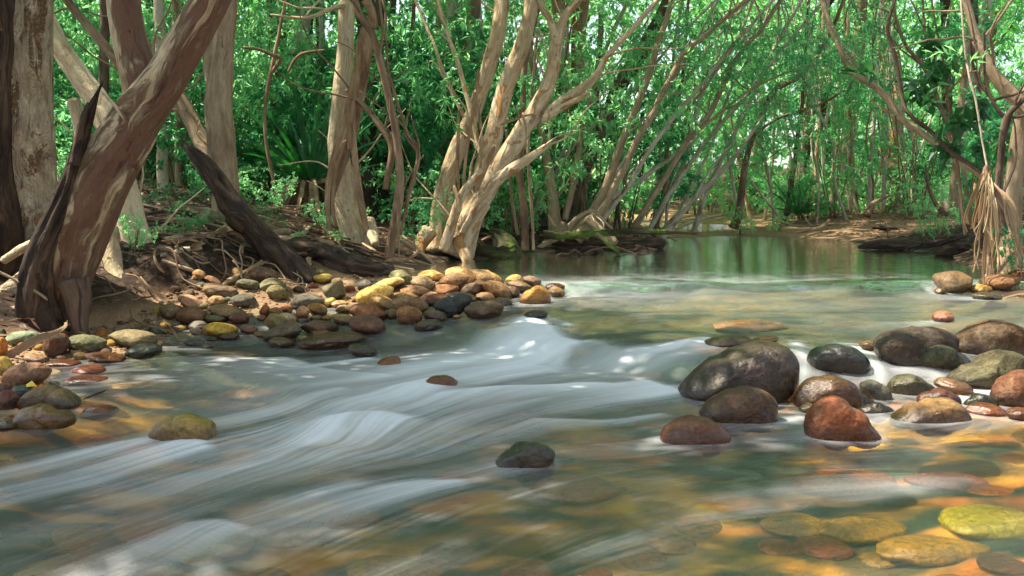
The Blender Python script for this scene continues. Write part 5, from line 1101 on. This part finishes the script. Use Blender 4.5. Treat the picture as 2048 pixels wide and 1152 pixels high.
# hanging dead fronds on the right bank
root = empty('dead_pandanus', GB(1976,560,7.45), 'broken pandanus hung with long dead tan fronds on the right bank', 'pandanus'); b0 = np.array(root.location)
m = MB(); tube(m, px_path([(1985,560,20),(1982,470,18),(1976,400,20),(1972,345,14),(1973,330,4)],7.5,7.5), 20, None, .1, .12, 5, 3); o = m.build('trunk', M['brown'], None, b0); o.parent = root; o.location = (0, 0, 0)
tp = P(1973,352,7.45); r3 = random.Random(9)
for i in range(38):
    ex = r3.choice([r3.uniform(1932, 2000), r3.uniform(1955, 2010), r3.uniform(1990, 2070)]); ey = r3.uniform(440, 590) if ex < 2005 else r3.uniform(470, 570); dd = r3.uniform(-.28, .2); m = MB()
    e = P(ex, ey, 7.45+dd); e[2] = max(e[2], gz(e[0], e[1])+.01); mid = tp*.6+e*.4+np.array([(e[0]-tp[0])*r3.uniform(-.1, .2), dd*.2, .03+.06*r3.random()]); lo = tp*.25+e*.75+np.array([r3.gauss(0, .03)+(e[0]-tp[0])*.05, 0, .0])
    ribbon(m, [tp+np.array([r3.gauss(0, .015), r3.gauss(0, .02), r3.uniform(-.05, .05)]), mid, lo, e], r3.uniform(.02, .042), .002, 0, .65, i, .9, vee=.5)
    V = np.concatenate(m.V)-b0; link('dead_frond', new_mesh('dead_frond', V, np.concatenate(m.F), M['deadstrap'], False, attrs={'rnd': ('FLOAT', 'POINT', np.full(len(V), r3.random()))}), root)
for i in range(9):
    x0, y0 = r3.uniform(1960, 2070), r3.uniform(535, 585); d = r3.uniform(6.9, 7.4); m = MB(); g = GB(x0, y0, d); a = r3.uniform(-.5, .5); L = r3.uniform(.25, .5)
    pts = [np.array([g[0]+math.cos(a)*L*k/3, g[1]+math.sin(a)*L*k/3, gz(g[0]+math.cos(a)*L*k/3, g[1]+math.sin(a)*L*k/3)+.03+.02*r3.random()]) for k in range(4)]
    ribbon(m, pts, .028, .002, 0, .5, i, .5, vee=.5); V = np.concatenate(m.V)-np.array(g)
    tag(link('fallen_frond', new_mesh('fallen_frond', V, np.concatenate(m.F), M['deadstrap'], False, attrs={'rnd': ('FLOAT', 'POINT', np.full(len(V), r3.random()))}), None, g), 'dry pandanus leaf fallen at the foot of the dead fronds', 'leaf', 'fallen pandanus leaves on the right bank')
for i in range(46):
    px, py = rr.uniform(300, 760), rr.uniform(400, 540); g = hit(px, py, gz); m = MB(); a = rr.uniform(-.7, .7)+(3.14 if rr.random() < .5 else 0); L = rr.uniform(.2, .7); pts = []
    for k in range(4):
        x, y = g[0]+math.cos(a)*L*(k/3-.5), g[1]+math.sin(a)*L*(k/3-.5)*.6; a += rr.gauss(0, .2); pts.append([x, y, gz(x, y)+.015+.03*rr.random(), rr.uniform(.004, .012)])
    tube(m, pts, 7, .05, .05, .12, 3, i); tag(m.build('twig', M[rr.choice(['dead', 'brown', 'tan', 'dead'])], None, g), 'bare stick lying among the litter of the left bank', 'stick', 'sticks lying in the left bank litter')
# yellow leaf on the cobble
g = hit(68, 795); V, Fq = leaf_quads(np.array([[g[0]-.03, g[1]-.01, g[2]+.055]]), np.array([[1, -.3, .1]]), np.array([[0, -.6, 1.0]]), np.array([.055]), np.array([.04]), None)
V2 = np.concatenate([V, V-np.array([0, 0, .0015])]); F2 = np.array([[0,1,2,3],[7,6,5,4],[0,4,5,1],[1,5,6,2],[2,6,7,3],[3,7,4,0]])
ym = NT('yellow_leaf'); M['yellow'] = ym.finish(ym.n('ShaderNodeBsdfPrincipled', {'Base Color': (.7, .48, .05, 1), 'Roughness': .5}).outputs[0])
tag(link('fallen_leaf', new_mesh('fallen_leaf', V2-g, F2, M['yellow'], False), None, g), 'yellow leaf lying on the speckled ochre cobble', 'leaf')

# ------------------------------------------------------------------ undergrowth and forest behind
def crown_mesh(name, n, blobs, ln, wd, seed, mat, per=14, twig=.22, droop=.3): return leaves_mesh(name, [leaf_cloud(n, blobs, ln, wd, seed, droop, per, twig)], M[mat])
r4 = random.Random(77)
def stems_mesh(seed, h, k, sp):
    r = random.Random(seed); m = MB()
    for i in range(k):
        a = r.uniform(0, 6.28); p = np.array([math.cos(a)*.04, math.sin(a)*.04, -.05]); pts = []
        for j in range(5): pts.append([*p, .012*(1-j*.18)]); p = p+np.array([math.cos(a)*sp*h/5*r.uniform(.3, 1), math.sin(a)*sp*h/5*r.uniform(.3, 1), h/4.6])
        tube(m, pts, 6, .12, .0, .08, 3, i)
    return new_mesh('stem', np.concatenate(m.V), np.concatenate(m.F), M['brown'], attrs={'bco': ('FLOAT_VECTOR', 'POINT', np.concatenate(m.B))})
SHRUB = []
for k, (h, n, ln, wd, mat) in enumerate([(1.3, 1500, .085, .035, 'leaf'), (1.8, 2000, .1, .03, 'leaf_deep'), (.9, 1000, .07, .03, 'leaf_pale'), (2.4, 2600, .09, .03, 'leaf'), (1.5, 1600, .12, .05, 'leaf_deep'), (2.9, 3000, .1, .032, 'leaf_pale')]):
    bl = [(random.Random(k*9+i).gauss(0, .33*h), random.Random(k*9+i+100).gauss(0, .33*h), h*random.Random(k*9+i+200).uniform(.25, .95), .24*h, .24*h, .2*h) for i in range(9)]
    SHRUB.append((stems_mesh(k, h, 6, .35), crown_mesh('foliage', n, bl, ln, wd, 900+k, mat)))
def shrub(px, d, k, sc, label, group, py=430):
    x = P(px, py, d)[0]; loc = (x, d, gz(x, d))
    o = empty('shrub', loc, label, 'shrub', group); o.rotation_euler = (0, 0, r4.uniform(0, 6.28)); o.scale = (sc, sc, sc*r4.uniform(.85, 1.2))
    link('stem', SHRUB[k][0], o); link('foliage', SHRUB[k][1], o); return o
KIND = ['mid green leafy shrub', 'dark green narrow leaved shrub', 'low fresh green shrub', 'tall mid green shrub', 'broad leaved dark green shrub', 'tall bright green shrub']
ns = 0
for d0, d1, n, lo, hi in ((10.8, 13.5, 24, -100, 1060), (13.5, 17, 34, -250, 1250), (17, 23, 40, -200, 2250), (23, 30, 40, -200, 2250)):
    for i in range(n):
        px = r4.uniform(lo, hi); d = r4.uniform(d0, d1); x = P(px, 430, d)[0]
        if gz(x, d) < .3 or (1250 < px < 1480 and d < 26): continue
        k = r4.randrange(6); 
        if d < 13.5: k = r4.choice([0, 2, 2, 5, 4])
        ds = 'in the understory close behind the left bank paperbarks' if d < 13.5 else 'in the understory of the left bank, behind the front trunks' if d < 17 else 'among the middle distance trunks' if d < 23 else 'deep in the forest behind the far trunks'
        shrub(px, d, k, r4.uniform(.55, 1.0) if d < 13.5 else r4.uniform(.8, 1.5), f'{KIND[k]} {ds}', f'{KIND[k]}s {ds}'); ns += 1
for px, d, k, sc, lab in [(2040,7.6,1,.4,'dark narrow leaved bush hugging the right frame edge behind the fronds'),(2075,9.5,4,.8,'broad leaved bush at the right frame edge'),(1880,12.8,2,.5,'fresh green bush above the driftwood'),(1480,17.0,2,.45,'small bright bush at the tip of the far bank'),
    (1560,17.2,2,.35,'small bright bush in the middle of the far shore'),(1850,17,2,.7,'fresh bush on the far bank right of the white trunks'),(1690,20.5,2,.8,'pale bush behind the white leaning trunk'),(1810,20.5,5,.5,'bright slender bush behind the far white trunks'),
    (265,7.0,2,.28,'ferny green sprig at the foot of the pale leaning paperbark'),(640,9.9,2,.3,'small green seedling left of the cream paperbark foot'),(560,10.5,2,.4,'green seedling on the leaf litter under the pandanus'),(690,10.4,2,.4,'green seedling behind the cream paperbark foot'),(480,10.8,2,.35,'green seedling right of the straight tan paperbark'),(830,10.2,1,.3,'dark green bush between the slim stem and the wide paperbark')]:
    shrub(px, d, k, sc, lab, None)
for i in range(11):
    px, py = r4.uniform(290, 860), r4.uniform(395, 505); g = hit(px, py, gz); shrub(px, g[1], r4.choice([0, 1, 2, 2]), r4.uniform(.1, .24), 'little green seedling growing through the left bank litter', 'seedlings on the left bank')
# background trees
BG = []
for k, (h, lean, mt) in enumerate([(7.5, .04, 'grey'), (8.5, .1, 'tan'), (7, -.06, 'hairy'), (9, .02, 'orange'), (8, .16, 'brown')]):
    r = random.Random(k+5); m = MB(); ends = []; pts = []; p = np.array([0, 0, -.1]); d = np.array([lean, 0, 1.0]); rad = .10+.03*r.random()
    for i in range(9):
        pts.append([*p, rad*(1.35 if i == 0 else 1-.085*i)]); d = d+np.array([r.gauss(0, .06), r.gauss(0, .06), .02]); d /= np.linalg.norm(d); p = p+d*h/8
        if i >= 3:
            for q in range(2): grow(p, d+np.array([r.gauss(0, .8), r.gauss(0, .8), .2]), rad*.35, h*.22, r, m, 1, ends)
    tube(m, pts, 14, .12, .06, .08, 4, k); ends.append(p)
    tm = new_mesh('trunk', np.concatenate(m.V), np.concatenate(m.F), M[mt], attrs={'bco': ('FLOAT_VECTOR', 'POINT', np.concatenate(m.B))})
    bl = [(*e, .7, .7, .5) for e in ends]+[(r.gauss(0, .6), r.gauss(0, .6), h*r.uniform(.25, .6), .5, .5, .4) for _ in range(5)]
    BG.append((tm, crown_mesh('crown', 6500, bl, .11, .04, 700+k, ['leaf', 'leaf_pale', 'leaf_deep', 'leaf', 'leaf_pale'][k])))
TK = ['pale grey trunked', 'tan leaning', 'dark barked', 'reddish tan trunked', 'brown slanting']
def bgtree(px, d, k, sc, label, group):
    x = P(px, 430, d)[0]; o = empty('forest_tree', (x, d, gz(x, d)), label, 'tree', group); o.rotation_euler = (0, 0, r4.uniform(0, 6.28)); o.scale = (sc, sc, sc)
    link('trunk', BG[k][0], o); link('crown', BG[k][1], o)
for d0, d1, n, lo, hi, w in ((12.5, 16, 12, -150, 1000, 'behind the left bank paperbarks'), (16.5, 22, 22, -250, 1300, 'in the middle distance left of the pool'), (20.5, 26, 20, 1250, 2350, 'behind the sandy far bank'), (26, 40, 46, -300, 2400, 'deep in the forest')):
    for i in range(n):
        px = r4.uniform(lo, hi); d = r4.uniform(d0, d1); x = P(px, 430, d)[0]
        if gz(x, d) < .28 or (1270 < px < 1470 and d < 27): continue
        k = r4.randrange(5); bgtree(px, d, k, r4.uniform(1.0, 1.65), f'{TK[k]} forest tree {w}', f'{TK[k]} trees {w}')
# unseen trees added to shade the stream (their trunks stand just outside the picture)
for i, (x, y, k, sc) in enumerate([(-5.2, 2.6, 1, .95), (-9.0, 4.6, 3, 1.0), (4.9, 4.6, 0, 1.0), (5.6, 8.5, 2, 1.0), (-4.2, .8, 4, 1.0)]):
    o = empty('forest_tree', (x, y, float(terrain(x, y))), 'unseen tree added on the near bank to shade the stream', 'tree', 'unseen trees added for shade beside the stream'); o.rotation_euler = (0, 0, i*1.3); o.scale = (sc,)*3; link('trunk', BG[k][0], o); link('crown', BG[k][1], o)
# far wood that reads as one mass
def far_wood():
    r = np.random.default_rng(12); bl = []
    for i in range(480):
        y = r.uniform(25, 46); x = r.uniform(-.72, .72)*y; bl.append((x, y, r.uniform(.2, 11)*r.uniform(.4,1)+float(terrain(np.float64(x), np.float64(y)))*.7, 2.2, 1.6, 1.3))
    o = link('far_forest', leaves_mesh('far_forest', [leaf_cloud(170000, bl, .26, .1, 8, .3, 12, .6)], M['leaf_pale'])); tag(o, 'bright green depths of the forest beyond the last trunks', 'forest', kind='stuff')
far_wood()
def litter():
    r = np.random.default_rng(21); n = 15000; px = r.uniform(-250, 2300, n*3); d = r.uniform(5.2, 22, n*3)**1.0; pos = []
    for a, b in zip(px, d):
        x = (a-1024)/F*b/CT; z = gz(x, b)
        if z > float(water_level(np.float64(x), np.float64(b)))+.05 and not (b < 8.3 and x > -2.6 and x < 2.3): pos.append((x, b, z+.006+r.random()*.02))
        if len(pos) >= n: break
    pos = np.array(pos); k = len(pos); nr = np.stack([r.normal(size=k)*.45, r.normal(size=k)*.45, np.ones(k)], -1); dr = r.normal(size=(k, 3)); dr[:, 2] *= .25
    V, Fq = leaf_quads(pos, dr, nr, r.uniform(.03, .1, k), r.uniform(.012, .035, k), r)
    o = link('leaf_litter', new_mesh('leaf_litter', V, Fq, M['dry'], False, attrs={'rnd': ('FLOAT', 'POINT', np.repeat(r.random(k), 4))})); tag(o, 'brown fallen leaves carpeting both banks', 'leaves', kind='stuff')
litter()

# ------------------------------------------------------------------ light, sky, camera
EL, AZ = math.radians(60), math.atan2(-.97, .1)          # azimuth measured from +Y towards +X
w = bpy.data.worlds.new('World'); scene.world = w; w.use_nodes = True; nt = w.node_tree; nt.nodes.clear()
sky = nt.nodes.new('ShaderNodeTexSky'); sky.sky_type = 'NISHITA'; sky.sun_disc = False; sky.sun_elevation = EL; sky.sun_rotation = AZ
bg = nt.nodes.new('ShaderNodeBackground'); bg.inputs[1].default_value = .10; ow = nt.nodes.new('ShaderNodeOutputWorld')
hs = nt.nodes.new('ShaderNodeHueSaturation'); hs.inputs['Saturation'].default_value = .55; nt.links.new(sky.outputs[0], hs.inputs['Color']); nt.links.new(hs.outputs[0], bg.inputs[0]); nt.links.new(bg.outputs[0], ow.inputs[0])
sd = bpy.data.lights.new('sun', 'SUN'); sd.energy = 5.0; sd.angle = math.radians(.5); sd.color = (1, .93, .8)
so = bpy.data.objects.new('sun', sd); COL.objects.link(so)
sv = Vector((math.sin(AZ)*math.cos(EL), math.cos(AZ)*math.cos(EL), math.sin(EL))); so.rotation_euler = sv.to_track_quat('Z', 'Y').to_euler(); so.location = (0, 0, 12)
cd = bpy.data.cameras.new('camera'); cd.sensor_width = 36; cd.lens = 36*F/2048; cd.clip_end = 500; cd.clip_start = .05
co = bpy.data.objects.new('camera', cd); COL.objects.link(co); co.location = (0, 0, CAMH); co.rotation_euler = (math.pi/2-PITCH, 0, 0); scene.camera = co
vs = scene.view_settings; vs.view_transform = 'Standard'; vs.look = 'None'; vs.exposure = 1.6; vs.gamma = 1
cy = scene.cycles; cy.use_denoising = True; cy.max_bounces = 10; cy.transmission_bounces = 6; cy.transparent_max_bounces = 8; cy.sample_clamp_indirect = 8.0; cy.use_adaptive_sampling = True; cy.adaptive_threshold = .02
print('objects', len(scene.objects), 'shrubs', ns)
